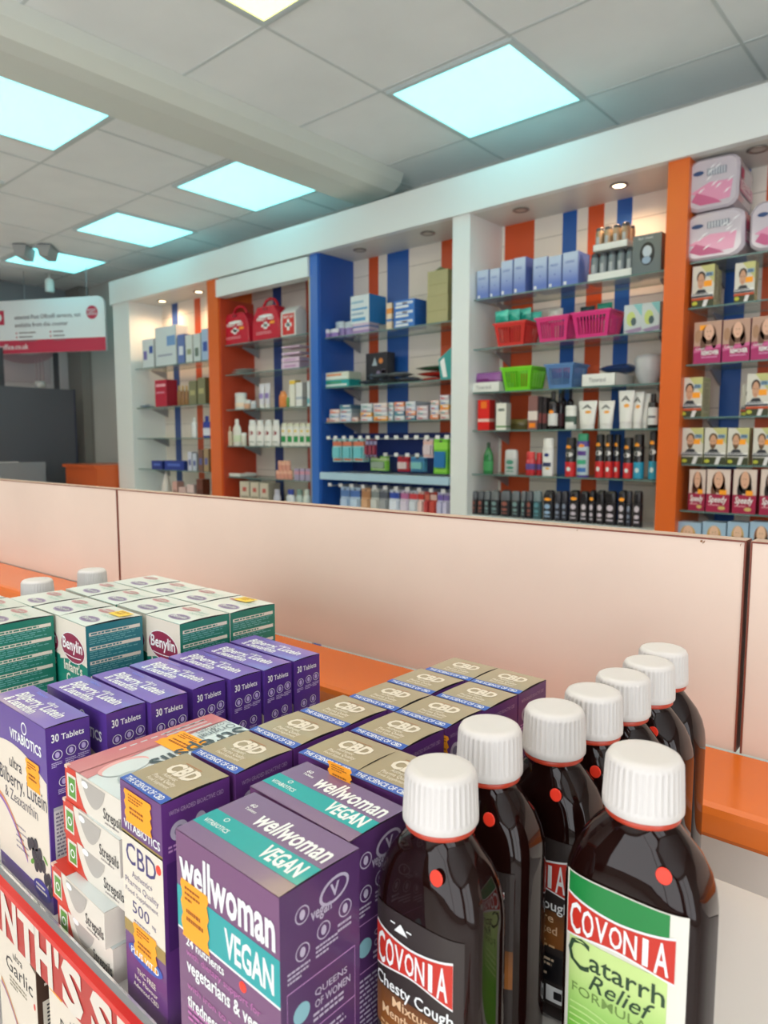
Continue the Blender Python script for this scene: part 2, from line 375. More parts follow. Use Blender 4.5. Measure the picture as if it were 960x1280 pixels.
def shell(b, w, d, h, front, right=None, top=None, bulge=0, flap=None):
    """carton: folded walls plus an arched top flap over a dark sliver painted as the shade in its gap"""
    right = right or front; top = top or front
    b.box(-w/2, w/2, -d/2, d/2, 0, h-.0004, front, side=right, front=front)
    fr, ri, to = frames(w, d, h, bulge)
    Deco(b, to, .0001, sub=d/8).rect(0, 0, w, d, top, 0)
    n = 10; gap = M((18, 12, 22), .7)  # near-black face put in for the shade under the flap
    if bulge:
        lo = [(w/2-.0002, -d/2+d*i/n, h-.0006) for i in range(n+1)]; hi = [to(w-.0002, d*i/n, 0) for i in range(n+1)]
        b.add(lo+hi, [(i, i+1, n+2+i, n+1+i) for i in range(n)], gap)
        lo = [(x+.0004, y, z+.0002) for x, y, z in lo]; up = [(x+.0004, y, z-.0009) for x, y, z in hi]
    return Deco(b, fr), Deco(b, ri), Deco(b, to, .0001, sub=d/8)

# ---- Wellwoman
PUR = M((116, 70, 114), .28, coat=.3); PURT = M((126, 100, 138), .25, coat=.5); TEAL = M((0, 160, 162), .3, coat=.3); LIL = M((200, 150, 205), .4); PINKT = M((190, 110, 170), .4); PURD = M((84, 50, 98), .3, coat=.2)  # PURT: lid purple lightened to carry the reflection on its gloss
TL = M((190, 180, 200), .4)
def wellwoman(w, d, h):
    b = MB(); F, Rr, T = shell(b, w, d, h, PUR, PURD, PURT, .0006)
    # front
    F.rect(0, h-.0437, w, h-.0250, TEAL, 1); F.rect(0, h-.0447, w, h-.0437, WHITE, 1)
    F.text('wellwoman', .0025, h-.0224, .0162, WHITE, w*.93, .026)
    F.text('VEGAN', w*.50, h-.0403, .0118, WHITE, w*.45, .026)
    F.text('24 nutrients', .006, h-.0500, .0040, WHITE, w*.40, .02)
    F.text('with dietary support for', .006, h-.0545, .0030, PINKT, w*.74, .008)
    F.text('vegetarians & vegans', .006, h-.0620, .0062, WHITE, w*.84, .022)
    F.text('with iron to reduce', .006, h-.0700, .0030, PINKT, w*.66, .008)
    F.text('tiredness & fatigue', .006, h-.0785, .0062, WHITE, w*.66, .022)
    F.lines(.006, h-.086, w*.55, h-.078, 3, PINKT, 2, 3)
    F.rect(.006, .006, w*.45, .012, TEAL, 1); F.text('60 TABLETS', .008, .0075, .003, WHITE)
    hair = M((28, 22, 26), .5); skin = M((196, 150, 120), .5)
    F.ell(w*.86, h-.0750, .0090, .0125, hair, 5); F.poly([(w*.86-.0090, h-.075), (w*.86+.0090, h-.075), (w*.86+.0092, h-.108), (w*.86-.012, h-.108)], hair, 5)
    F.ell(w*.86, h-.0765, .0060, .0085, skin, 6); F.ell(w*.86-.0024, h-.075, .0011, .0005, hair, 7); F.ell(w*.86+.0024, h-.075, .0011, .0005, hair, 7); F.ell(w*.86, h-.0815, .0018, .0006, M((170, 60, 70), .4), 7)
    # top
    T.rect(0, d*.20, w, d*.50, TEAL, 1)
    T.text('wellwoman', w*.30, d*.57, .0110, WHITE, w*.66, .022)
    T.text('VEGAN', w*.60, d*.26, .0082, WHITE, w*.34, .03)
    T.text('VITABIOTICS', w*.05, d*.27, .0026, WHITE, w*.24, .012); T.ring(w*.17, d*.43, .0014, .0004, WHITE, 2); T.text('60', w*.13, d*.77, .0026, WHITE); T.text('Tablets', w*.13, d*.70, .0018, WHITE)
    # side
    Rr.ell(d*.66, h-.0105, .0082, .0052, TL, 1, rot=.2); Rr.ell(d*.66, h-.0105, .0068, .004, PURD, 2, rot=.2); Rr.text('V', d*.66, h-.0127, .005, TL, al='c', l=3, bold=.03)
    for (x, y) in ((.26, .0125), (.52, .0245), (.80, .0215), (.26, .0275)): Rr.ring(d*x, h-y, .0036, .0005, TL, 1); Rr.ell(d*x, h-y, .0014, .002, TL, 1)
    Rr.text('vegan', d*.36, h-.0175, .005, TL, d*.26, .02)
    Rr.lines(d*.08, h-.038, d*.38, h-.0325, 3, TL, 1, 5); Rr.lines(d*.42, h-.035, d*.72, h-.0295, 3, TL, 1, 6); Rr.lines(d*.7, h-.031, d*.93, h-.0265, 2, TL, 1, 8)
    for a in (.0405, .0625):
        Rr.rect(d*.07, h-a-.0004, d*.93, h-a, LIL, 1)
    Rr.rect(d*.07, .006, d*.075, h-.0405, LIL, 1); Rr.rect(d*.925, .006, d*.93, h-.0405, LIL, 1)
    Rr.ell(d*.24, h-.052, .0042, .0042, M((140, 190, 200), .4), 1); Rr.text('QUEENS', d*.40, h-.0495, .0028, TL, d*.42, .01); Rr.text('OF WOMEN', d*.40, h-.0545, .0032, TL, d*.46, .015); Rr.lines(d*.38, h-.0610, d*.88, h-.0565, 2, TL, 1, 8)
    Rr.lines(d*.12, .012, d*.88, h-.066, 16, TL, 1, 11, .42)
    return b
def put_well(x, y, w, d, rz, label, extra):
    h = .115; b = wellwoman(w, d, h); parts = [P('carton', b)]
    if extra:
        parts.append(P('price_sticker', sticker(.0195, .026, 3), (-w/2+.0135, -d/2, h-.0335), label='orange price sticker on the front'))
        parts.append(P('dot_sticker', dot(), (-w/2+w*.665, -d/2, h-.048), label='small red dot sticker'))
    else:
        parts.append(P('price_sticker', sticker(.016, .012, 4), (-w*.12, d/2-.0012, h+.0012), label='orange price sticker folded over the back edge'))
    place(parts, 'tablet_carton', (x, y, SZ), label, 'medicine box', 'purple and teal vegan tablet boxes', rz)
put_well(-.2225, .1765, .069, .042, -.01, 'glossy purple and teal vegan tablet box nearest the viewer, orange sticker on front', True)
put_well(-.2280, .2170, .069, .036, -.03, 'second purple and teal vegan tablet box, standing directly behind the nearest one', False)

# ---- CBD boxes
CBP = M((102, 56, 120), .32, coat=.2); GOLD = M((166, 150, 120), .38, coat=.2); CBB = M((52, 92, 180), .35); CREAM = M((228, 218, 200), .45); GLD2 = M((160, 134, 70), .35); GRT = M((120, 112, 140), .5); NAV = M((70, 62, 118), .4)
def cbd(w, d, h):
    b = MB(); F, Rr, T = shell(b, w, d, h, CBP, M((102, 54, 128), .32, coat=.2), GOLD, .0011)
    F.rect(0, h-.0735, w, h-.0265, CREAM, 1); F.rect(0, h-.0275, w, h-.0255, GLD2, 1); F.rect(0, h-.0790, w, h-.0725, GLD2, 2)
    F.text('VITABIOTICS', .003, h-.0235, .0042, WHITE, w*.88, .02); F.ring(w*.5, h-.0165, .0022, .0007, WHITE, 1)
    F.text('CBD', .004, h-.041, .0108, NAV, w*.74, .004)
    F.text('Authentic+', w*.24, h-.0475, .0034, GRT, w*.5, 0); F.text('Pharma Quality', w*.06, h-.0525, .0032, GRT, w*.82, 0); F.text('Food Supplement', w*.06, h-.0570, .0024, GRT, w*.8, 0)
    F.text('500', w*.22, h-.0660, .0062, NAV, w*.42, 0); F.text('mg', w*.7, h-.0660, .0022, GRT); F.lines(w*.25, h-.071, w*.75, h-.0695, 1, GRT, 2, 3)
    F.ell(w*.5, h-.0865, w*.42, .0045, CBB, 2); F.ring(w*.5, h-.0865, .0001, .00005, WHITE, 3); F.text('PLUS VIT.D', w*.16, h-.0882, .0034, WHITE, w*.68, .015, l=4)
    F.text('THC FREE', w*.28, h-.0975, .003, CREAM, w*.46, .01); F.text('No Flavour', w*.22, h-.1015, .0024, CREAM, w*.56, .01); F.text('Advanced CBD', w*.18, h-.1055, .0024, CREAM, w*.62, .01)
    T.rect(0, 0, w, d*.155, CBB, 1); T.text('THE SCIENCE OF CBD', w*.06, d*.035, d*.085, WHITE, w*.86, .015)
    T.text('CBD', w*.24, d*.50, d*.26, CREAM, w*.56, .045)
    T.text('Authentic', w*.36, d*.40, d*.07, CREAM, w*.30, .008); T.text('Pharma Quality', w*.27, d*.305, d*.075, CREAM, w*.50, .008); T.text('Food Supplement', w*.27, d*.225, d*.06, CREAM, w*.48, .004)
    T.rect(w*.30, d*.80, w*.66, d*.815, M((176, 110, 70), .5), 1)
    Rr.text('WITH GRADED BIOACTIVE CBD', d*.10, h-.0072, .0022, M((190, 160, 200), .5), d*.8, 0)
    Rr.ell(d*.24, h-.016, .0048, .0048, TL, 1); Rr.ell(d*.24, h-.016, .0026, .0026, GRT, 2); Rr.ell(d*.55, h-.016, .0032, .0048, TL, 1); Rr.lines(d*.08, h-.026, d*.8, h-.022, 2, LIL, 1, 4)
    Rr.rect(d*.05, h-.0735, d*.95, h-.03, M((78, 40, 108), .4), 1)
    return b
CW, CD, CH = .0385, .0374, .115
_cbd = cbd(CW, CD, CH).mesh('carton')
_cst = sticker(.0245, .0165, 7).mesh('price_sticker'); _cst2 = sticker(.021, .017, 8).mesh('price_sticker'); _cdot = dot(.0024).mesh('dot_sticker')
CA = [(-.2985, .1625), (-.2975, .2025), (-.2980, .2415), (-.2970, .2795), (-.2920, .3175), (-.2925, .3555), (-.2890, .3935)]
CB_ = [(-.2540, .2400), (-.2530, .2790), (-.2525, .3175), (-.2500, .3555), (-.2500, .3940)]
CC = [(-.2165, .2405)]
rows = (('left row of gold-topped boxes', CA), ('right row of gold-topped boxes', CB_), ('short third row beside the bottles', CC))
for ri, (rn, L) in enumerate(rows):
    for i, (x, y) in enumerate(L):
        pts = [('carton', _cbd, (0, 0, 0), [], None)]
        if ri == 0 and i == 0:
            pts.append(('price_sticker', _cst, (-.002, -CD/2, CH-.0115), [], 'orange price sticker near the top')); pts.append(('price_sticker', _cst2, (.0005, -CD/2, CH-.0795), [], 'orange price sticker over the blue oval')); pts.append(('dot_sticker', _cdot, (CW*.40, -CD/2, CH-.0335), [], 'small red dot sticker'))
            lb = 'gold-topped purple and cream supplement box standing foremost beside the lozenge packs'
        elif ri == 1 and i == 0: 
            lb = 'gold-topped box standing directly behind the vegan tablet boxes, left of a matching one'
        elif ri == 2: lb = 'gold-topped purple box squeezed between the vegan boxes and nearest bottle cap'
        else: lb = '%s gold-topped purple box from the front in the %s' % (ORD[i], ('left row' if ri == 0 else 'right row'))
        if ri == 1 and i == 2:
            s = sticker(.006, .016, 9).mesh('price_sticker'); pts.append(('price_sticker', s, (CW*.47, -CD/2-.0003, CH-.012), [], 'orange price sticker on the corner'))
        place(pts, 'supplement_carton', (x, y+CD/2, SZ), lb, 'medicine box', 'gold-topped supplement boxes', (-.015, .01, .0, -.01, .012)[(i+ri*2) % 5])

# ---- Bilberry boxes
BLP = M((90, 58, 148), .30, coat=.3); BLT = M((124, 96, 182), .28, coat=.4); WARM = M((226, 214, 196), .5)  # BLT: top paler, the light panel's reflection put into its colour
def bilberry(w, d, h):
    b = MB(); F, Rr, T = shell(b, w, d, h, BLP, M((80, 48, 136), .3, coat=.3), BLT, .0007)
    n = 12
    # cream wave on the front
    lo = [(w*i/n, 0) for i in range(n+1)]; hi = [(w*i/n, h-.030+.007*math.sin(PI*min(1, i/n*1.15+.05))-.016*(i/n)**2) for i in range(n+1)]
    F.strip([(w*i/n*.985, .010+.0*i) for i in range(n+1)], [(w*i/n*.985, h-.027+.005*math.sin(PI*i/n)-.007*(i/n)**2) for i in range(n+1)], WARM, 1)
    F.ring(w*.62, h-.0085, .0040, .0010, WHITE, 2); F.text('VITABIOTICS', w*.34, h-.0195, .0062, WHITE, w*.58, .026)
    F.text('ultra', w*.30, h-.0395, .0075, M((60, 56, 66), .5), w*.24, .008); F.text('Bilberry, Lutein', w*.09, h-.0520, .0100, M((70, 66, 76), .5), w*.88, .006); F.text('& Zeaxanthin', w*.18, h-.0620, .0075, M((100, 94, 102), .5), w*.62, .002)
    cv = [(w*.02+w*.55*t/10, h-.064-.030*(t/10)**1.7) for t in range(11)]
    F.strip(cv, [(u, v+.0022) for u, v in cv], M((214, 140, 90), .5), 2); F.strip([(u, v-.0026) for u, v in cv], cv, M((140, 100, 170), .5), 2)
    bb = M((52, 52, 60), .45); gr = M((96, 150, 50), .5)
    for i, (u, v) in enumerate(((.62, .082), (.68, .080), (.74, .079), (.70, .086), (.76, .085), (.81, .083), (.73, .0925), (.80, .0905), (.86, .089), (.90, .096), (.95, .0945), (.97, .101))):
        F.ell(w*u, h-v, .0030, .0042, bb, 3+(i % 2), 14)
    F.ell(w*.66, h-.092, .003, .0016, gr, 2, 12, .6); F.ell(w*.90, h-.084, .0035, .0012, gr, 2, 12, -.6)
    F.lines(w*.36, h-.094, w*.60, h-.076, 5, M((150, 140, 150), .6), 2, 4, .3)
    F.ell(w*.82, .0095, w*.15, .0062, M((66, 60, 140), .4), 4); F.lines(w*.72, .007, w*.92, .0125, 2, WARM, 5, 4)
    # top
    T.text('ultra', w*.52, d*.66, .0038, WHITE, w*.16, .01); T.text('Vitabiotics', w*.20, d*.80, .0026, M((130, 140, 230), .4), w*.2, .01)
    T.text('Bilberry, Lutein', w*.14, d*.38, .0082, WHITE, w*.76, .022); T.text('& Zeaxanthin', w*.14, d*.10, .0066, WHITE, w*.50, .02)
    # end
    Rr.text('30', d*.12, h-.0098, .0048, WHITE, d*.17, .02); Rr.text('Tablets', d*.34, h-.0095, .0036, WHITE, d*.52, .012)
    for k, (u, v) in enumerate(((.24, .018), (.55, .0175), (.84, .017), (.36, .035), (.72, .034))):
        Rr.ring(d*u, h-v, .0030, .00035, WHITE, 1, 18); Rr.ell(d*u, h-v, .0013, .0018, M((190, 176, 220), .4), 1)
        Rr.lines(d*u-.0036, h-v-.0076, d*u+.0042, h-v-.0042, 3, M((196, 184, 222), .5), 1, k+3, .5)
    Rr.rect(d*.1, h-.0515, d*.98, h-.0495, M((170, 168, 176), .5), 1); Rr.rect(d*.1, .020, d*.98, h-.0515, M((206, 200, 200), .5), 1)
    Rr.lines(d*.14, .034, d*.92, h-.053, 12, M((120, 112, 130), .6), 2, 9, .5)
    Rr.rect(d*.2, .022, d*.75, .032, BLACK, 2)
    return b
BW, BD, BH = .0800, .0262, .115
_bil = bilberry(BW, BD, BH).mesh('carton')
BL = [(-.4065, .1640, 0), (-.4010, .1975, .015), (-.3965, .2260, -.01), (-.3985, .2565, .02), (-.3950, .2860, -.005), (-.3935, .3135, .01), (-.3935, .3425, 0)]
for i, (x, y, rz) in enumerate(BL):
    pts = [('carton', _bil, (0, 0, 0), [], None)]
    if i == 0: pts.append(('price_sticker', sticker(.0185, .0180, 12).mesh('price_sticker'), (BW*.5-.0200, -BD/2, BH-.0350), [], 'orange price sticker beside the word ultra'))
    lb = ['violet eye-supplement box at the front left with orange sticker, full front showing', 'second violet eye-supplement box, standing just behind the stickered one', 'third violet eye-supplement box in the slanting row', 'middle one of the seven violet eye-supplement boxes', 'fifth violet eye-supplement box from the front, two before the last', 'second last violet eye-supplement box, next to the end of the row', 'last violet eye-supplement box, standing against the orange ledge'][i]
    place(pts, 'supplement_carton', (x-BW/2, y+BD/2, SZ), lb, 'medicine box', 'violet eye-supplement boxes', rz)

# ---- lozenge packs lying in a stack
RD = M((206, 58, 40), .35); CRM = M((224, 216, 202), .4, coat=.2); PK = M((206, 128, 128), .3, coat=.4); WT = M((214, 222, 220), .3, coat=.4); LENS = M((176, 170, 162), .3)
GRN = M((92, 150, 60), .45); INK = M((60, 58, 60), .5)
def strepsils(w, d, h, top):
    b = MB(); b.box(-w/2, w/2, -d/2, d/2, 0, h-.0003, CRM, side=CRM, front=CRM)
    F, Rr, T = (Deco(b, f, .0001) for f in frames(w, d, h))
    n = 8
    F.strip([(0, h*i/n) for i in range(n+1)], [(w*.20+w*.15*(1-math.sin(PI*.5*i/n))+(.002 if i == 0 else 0), h*i/n) for i in range(n+1)], RD, 1)
    F.rect(w*.035, h*.14, w*.20, h*.82, CRM, 2); F.rect(w*.065, h*.20, w*.185, h*.74, GRN, 3); F.ring(w*.128, h*.47, .0026, .0009, WHITE, 4)
    n = 12; F.strip([(w*.30+w*.40*i/n, h*.90-(h*.62)*math.sin(PI*i/n)**.7) for i in range(n+1)], [(w*.30+w*.40*i/n, h*.92) for i in range(n+1)], LENS, 2)
    F.ell(w*.36, h*.80, w*.055, h*.09, WHITE, 3)
    F.text('Strepsils', w*.66, h*.22, .0060, INK, w*.32, .008); F.lines(w*.68, h*.06, w*.96, h*.14, 1, M((150, 140, 136), .5), 2, 4)
    T.rect(0, 0, w, d, WT, 0); T.rect(0, 0, w*.22, d, RD, 1)
    if top:
        T.rect(0, 0, w*.26, d, PK, 2); T.strip([(w*.25, d*i/10) for i in range(11)], [(w*.25+w*.04*math.sin(PI*i/10)+w*.16*max(0, 1-i/3.5), d*i/10) for i in range(11)], PK, 2)
        T.ell(w*.42, d*.21, w*.13, d*.15, M((228, 170, 165), .3), 3, 24); T.ell(w*.46, d*.21, w*.12, d*.14, WT, 4, 24)
        T.ell(w*.68, d*.17, w*.13, d*.08, M((170, 182, 184), .3), 5, 24)
        for k, u in enumerate((.07, .13, .20)): T.lines(w*u, d*.3, w*u+w*.03, d*.9, 1, WT, 3, k)
        T.text('Strepsils', w*.50, d*.985, .0135, M((70, 84, 90), .5), d*.66, .012, rot=-PI/2, l=6)
        T.text('Original', w*.37, d*.98, .0070, M((110, 120, 124), .5), d*.26, 0, rot=-PI/2, l=6); T.text('Lozenges', w*.29, d*.98, .0050, M((130, 134, 138), .5), d*.24, 0, rot=-PI/2, l=6)
        for i in range(9): T.rect(w*.08, d*(.30+i*.07), w*.10, d*(.345+i*.07), WT, 3)
    else:
        T.strip([(0, 0), (0, d)], [(w*.3, 0), (w*.3, d)], RD, 2)
    b.box(-w/2, -w/2+.003, -d/2-.0004, -d/2+.002, h-.0012, h+.0003, M((225, 196, 176), .3))
    return b
SW, SD, SHH = .0640, .097, .0203
_s0 = strepsils(SW, SD, SHH, False).mesh('carton'); _s1 = strepsils(SW, SD, SHH, True).mesh('carton')
sto = [(-.0100, -.0035), (-.0115, -.0055), (-.0050, .0010), (-.0025, -.0010), (0, 0)]
for i in range(5):
    lb = ['lowest red and cream lozenge pack, resting behind the red banner strip', 'fourth red and cream lozenge pack from the top of the stack', 'middle red and cream lozenge pack of the lying stack', 'second red and cream lozenge pack from the top of the stack', 'topmost lozenge pack with pink and white top face and orange sticker'][i]
    pts = [('carton', _s1 if i == 4 else _s0, (0, 0, 0), [], None)]
    if i == 4:
        st = MB(); q = sticker(.026, .020, 14); st = MB(); st.v = [(x, z, -y) for x, y, z in q.v]; st.f = q.f; st.m = q.m; st.mats = q.mats; st.sm = q.sm
        pts.append(P('price_sticker', st, (-.008, .010, SHH), label='orange price sticker on the pink top'))
    place(pts, 'lozenge_carton', (-.3500+sto[i][0], .2125+sto[i][1], SZ+SHH*i), lb, 'medicine box', 'stack of lying lozenge packs', (.0, -.02, .015, -.01, .01)[i])

# ---- Benylin boxes
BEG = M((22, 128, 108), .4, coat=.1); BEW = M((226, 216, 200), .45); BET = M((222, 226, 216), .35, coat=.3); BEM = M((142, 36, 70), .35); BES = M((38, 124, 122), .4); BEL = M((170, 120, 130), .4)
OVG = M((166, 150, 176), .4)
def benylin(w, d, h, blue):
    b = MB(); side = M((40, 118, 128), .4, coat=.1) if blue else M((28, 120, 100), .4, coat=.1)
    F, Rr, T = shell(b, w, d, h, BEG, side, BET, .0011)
    n = 10
    F.strip([(w*i/n, h-.036+.004*math.sin(i/n*2.6)) for i in range(n+1)], [(w*i/n, h-.0004) for i in range(n+1)], BEW, 1)
    F.ell(w*.5, h-.0225, w*.44, .0125, WHITE, 2, 28, -.08); F.ell(w*.5, h-.0225, w*.425, .0118, BEM, 3, 28, -.08)
    F.text('Benylin', w*.14, h-.0245, .0095, WHITE, w*.72, .018, l=4); F.strip([(w*(.2+.6*i/6), h-.0295-.001*math.sin(PI*i/6)) for i in range(7)], [(w*(.2+.6*i/6), h-.0288-.001*math.sin(PI*i/6)) for i in range(7)], WHITE, 4)
    F.text("Infant's", w*.14, h-.0430, .0082, BEW, w*.68, .02); F.text('Cough', w*.22, h-.0535, .0082, BEW, w*.56, .02); F.text('Syrup', w*.25, h-.0640, .0075, BEW, w*.5, .02)
    F.lines(w*.2, h-.09, w*.8, h-.078, 4, BEW, 2, 3)
    k = 0; v = h-.006
    while v > .012:
        Rr.rect(d*.05, v-.0028, d*.95, v, BEW, 1); Rr.lines(d*.08, v-.0021, d*.75, v-.0007, 1, side, 2, k+2, .9)
        Rr.lines(d*.05, v-.0105, d*.95, v-.0036, 4, M((120, 178, 176), .5), 1, k, .34); v -= .0117; k += 1
    T.ell(w*.62, d*.25, w*.27, d*.13, OVG, 1, 24); T.ell(w*.62, d*.25, w*.24, d*.105, M((132, 112, 146), .4), 2, 24); T.text('Benylin', w*.42, d*.21, .0048, BET, w*.40, .015, l=3)
    T.ell(w*.30, d*.72, w*.24, d*.11, M((200, 150, 150), .4), 1, 24); T.ell(w*.30, d*.72, w*.21, d*.09, M((190, 132, 134), .4), 2, 24); T.text('Benylin', w*.12, d*.69, .004, BET, w*.36, .01, l=3)
    T.text("Infant's", w*.55, d*.62, .0042, M((150, 190, 176), .5), w*.34, .005); T.text('Cough Syrup', w*.5, d*.50, .0038, M((150, 190, 176), .5), w*.42, .005)
    return b
EW, ED, EH = .0500, .0480, .135
_be = [benylin(EW, ED, EH, False).mesh('carton'), benylin(EW, ED, EH, True).mesh('carton')]
_bst = MB(); _q = sticker(.020, .013, 15); _bst.v = [(x, z, -y) for x, y, z in _q.v]; _bst.f = _q.f; _bst.m = _q.m; _bst.mats = [M((244, 206, 70), .4) if m is ORANGE_ST else m for m in _q.mats]; _bst.sm = _q.sm
_bst = _bst.mesh('price_sticker')
def bn(r, k):
    rn = ['nearest', 'second', 'third', 'farthest'][r]
    return rn
for r, (xr, y0, n) in enumerate(((-.592, .2020, 3), (-.5355, .2515, 3), (-.4865, .3035, 4), (-.4860, .3530, 4))):
    for k in range(n):
        pts = [('carton', _be[1 if r == 1 else 0], (0, 0, 0), [], None)]
        if (r, k) in ((1, 0), (3, 0)): pts.append(('price_sticker', _bst, (.012 if r == 1 else -.002, .012, EH+.0013), [], 'yellow price sticker on the top'))
        if k == 0:
            lb = ['green cough syrup box at the left frame edge showing its printed side', 'green and white cough syrup box with maroon oval, whole front logo visible', 'green cough syrup box whose maroon oval shows above the violet boxes', 'endmost cough syrup box of the rear row beside the orange ledge'][r]
        else:
            lb = 'green and cream cough syrup box, %s from the right in the %s row' % (ORD[k], ['front', 'second', 'third', 'rear'][r])
        place(pts, 'cough_syrup_carton', (xr-EW/2-k*.0512, y0+ED/2+(.001 if k % 2 else 0), SZ), lb, 'medicine box', 'green cough syrup boxes', (.012, -.02, .015, -.008)[(k+r) % 4])

# ---- brown medicine bottles
AMB = M((26, 9, 7), .05, spec=.34); CAPM = M((212, 207, 202), .45); NECK = M((188, 66, 44), .3)
def sup(a, bb, p, n, z, x=0, y=0):
    r = []
    for i in range(n):
        t = 2*PI*i/n; c, s = math.cos(t), math.sin(t)
        r.append((x+a*math.copysign(abs(c)**(2/p), c), y+bb*math.copysign(abs(s)**(2/p), s), z))
    return r
def bottle_parts(A, B, H, kind):
    """flat amber bottle with ribbed screw cap; H up to the cap top"""
    z1 = H-.022; b = MB(); n = 56; q = 3.6
    prof = [(.94, .90, .0, q), (1, 1, .002, q), (1, 1, .010, q), (1, 1, H-.062, q), (.995, .99, H-.056, q), (.97, .96, H-.050, q*.97), (.91, .92, H-.0435, 3.2), (.80, .86, H-.037, 2.8), (.66, .78, H-.0315, 2.4), (.53, .73, H-.0275, 2.1), (.46, .70, H-.025, 2.0)]
    rs = [sup(A*a, min(B*c, B) if i < 8 else max(.0118, B*c*.9), p, n, z) for i, (a, c, z, p) in enumerate(prof)]
    rs.append(sup(.0122, .0122, 2, n, H-.0235)); rs.append(sup(.0118, .0118, 2, n, H-.020))
    b.rings(rs, AMB)
    r = MB(); r.lathe([(.0135, H-.0248), (.0143, H-.0242), (.0143, H-.0222), (.0135, H-.0218)], NECK, 36)
    c = MB(); n = 108
    def rib(z, r0, k): return [((r0+k*(.00035 if i % 3 else -.0008))*math.cos(2*PI*i/n), (r0+k*(.00035 if i % 3 else -.0008))*math.sin(2*PI*i/n), z) for i in range(n)]
    c.rings([rib(H-.0218, .0150, 0), rib(H-.0212, .0154, 0), rib(H-.0182, .0154, 0), rib(H-.0176, .0150, 1), rib(H-.0032, .0143, 1), rib(H-.0022, .0142, 0), rib(H-.0008, .0134, 0), rib(H-.0001, .0122, 0), rib(H, .0100, 0)], CAPM)
    # label wrapped on the broad front
    l = MB()
    def F(u, v, lift):
        x = u-A; k = max(0, 1-abs(x/A)**q)**(1/q); return (x, -(B*k)-lift-.0002, v)
    d = Deco(l, F, .00018, sub=.0016)
    u0, u1, v0, v1 = A*.16, A*1.84, .008, H-(.058 if kind == 'chesty' else .0505)
    if kind == 'chesty':
        d.rect(u0, v0, u1, v1, M((48, 40, 38), .4), 0); d.rect(u0, v0+.030, u1, v1-.036, grad((140, 84, 36), (60, 44, 36), .045, .065), 1)
        lg0, lg1 = v1-.0275, v1-.0095
    elif kind == 'green':
        d.rect(u0, v0, u1, v1, M((222, 218, 206), .4), 0); d.rect(u0+.001, v1-.0125, u1-.006, v1-.0005, M((30, 128, 62), .35), 1); d.rect(u0+.002, v0+.010, u1-.006, v1-.026, grad((96, 176, 40), (196, 220, 140), .040, .072), 1)
        lg0, lg1 = v1-.0265, v1-.0095
    # curved red name plate
    nn = 14; uu = [u0+.0008+(u1-u0-.0045)*i/nn for i in range(nn+1)]; mid = (lg0+lg1)/2; hh = (lg1-lg0)/2
    RDL = M((196, 48, 34), .35); 
    fl = [hh*(.62+.38*abs(2*i/nn-1)**1.6) for i in range(nn+1)]
    d.strip([(u, mid-f-.0009) for u, f in zip(uu, fl)], [(u, mid+f+.0009) for u, f in zip(uu, fl)], WHITE, 2)
    d.strip([(u, mid-f) for u, f in zip(uu, fl)], [(u, mid+f) for u, f in zip(uu, fl)], RDL, 3)
    wds = 'COVONIA'; xs = [uu[0]+.0014+(uu[-1]-uu[0]-.0028)*(i/7) for i in range(7)]; cw = (uu[-1]-uu[0]-.0028)/7*.90
    for i, (ch, x) in enumerate(zip(wds, xs)):
        t = (x+cw/2-uu[0])/(uu[-1]-uu[0]); f = hh*(.62+.38*abs(2*t-1)**1.6)*.84
        d.text(ch, x if ch != 'I' else x+cw*.28, mid-f, 2*f, WHITE, cw if ch != 'I' else cw*.42, .012, l=4)
    if kind == 'chesty':
        d.text('Chesty Cough', u0+.001, lg0-.0078, .0052, WHITE, (u1-u0)*.90, .012); d.text('Mixture', u0+.011, lg0-.0140, .0042, M((226, 190, 150), .4), (u1-u0)*.5, .01); d.text('Mentholated', u0+.005, lg0-.0198, .0042, M((226, 190, 150), .4), (u1-u0)*.68, .01)
        d.lines(u0+.004, lg0-.030, u1-.008, lg0-.0235, 3, M((214, 170, 120), .5), 2, 4)
        d.poly([(u0+.012, lg1+.0015), (u0+.019, lg1+.0015), (u0+.0165, lg1+.0045), (u0+.0155, lg1+.0055), (u0+.0145, lg1+.0045)], WHITE, 2); d.rect(u0+.010, lg1+.0042, u0+.0125, lg1+.0048, WHITE, 2); d.rect(u0+.0185, lg1+.0036, u0+.021, lg1+.0042, WHITE, 2)
        d.rect(u0+.012, .020, u1-.006, .034, BLACK, 2); d.lines(u0+.014, .022, u1-.008, .032, 4, M((214, 190, 160), .5), 3, 5); d.rect(u1-.014, .010, u1-.003, .018, WHITE, 2); d.rect(u1-.010, .012, u1-.006, .016, BLACK, 3)
    else:
        dk = M((44, 70, 46), .45)
        d.text('C', u0+.0015, lg0-.0125, .0128, dk, .0100, .004); d.text('atarrh', u0+.0115, lg0-.0105, .0078, dk, (u1-u0)*.62, .008)
        d.text('Relief', u0+.0115, lg0-.0185, .0070, dk, (u1-u0)*.55, .004, .35); d.text('FORMULA', u0+.004, lg0-.0235, .0040, M((110, 140, 70), .5), (u1-u0)*.66, .004)
        for i in range(4): d.strip([(u0+.003+.004*j, lg0-.029-.0028*i+.0012*math.sin(j*.8)) for j in range(9)], [(u0+.003+.004*j, lg0-.0284-.0028*i+.0012*math.sin(j*.8)) for j in range(9)], M((190, 220, 140), .5), 2)
    dt = dot(.0030); dt.v = [(x, y+.17*z, z) for x, y, z in dt.v]
    return b.mesh('bottle_body'), r.mesh('tamper_ring'), c.mesh('screw_cap'), l.mesh('label'), dt.mesh('dot_sticker')
BA, BB, BHH = .0262, .0168, .150
_bc = bottle_parts(BA, BB, BHH, 'chesty'); _bg = bottle_parts(.0283, .0172, .159, 'green')
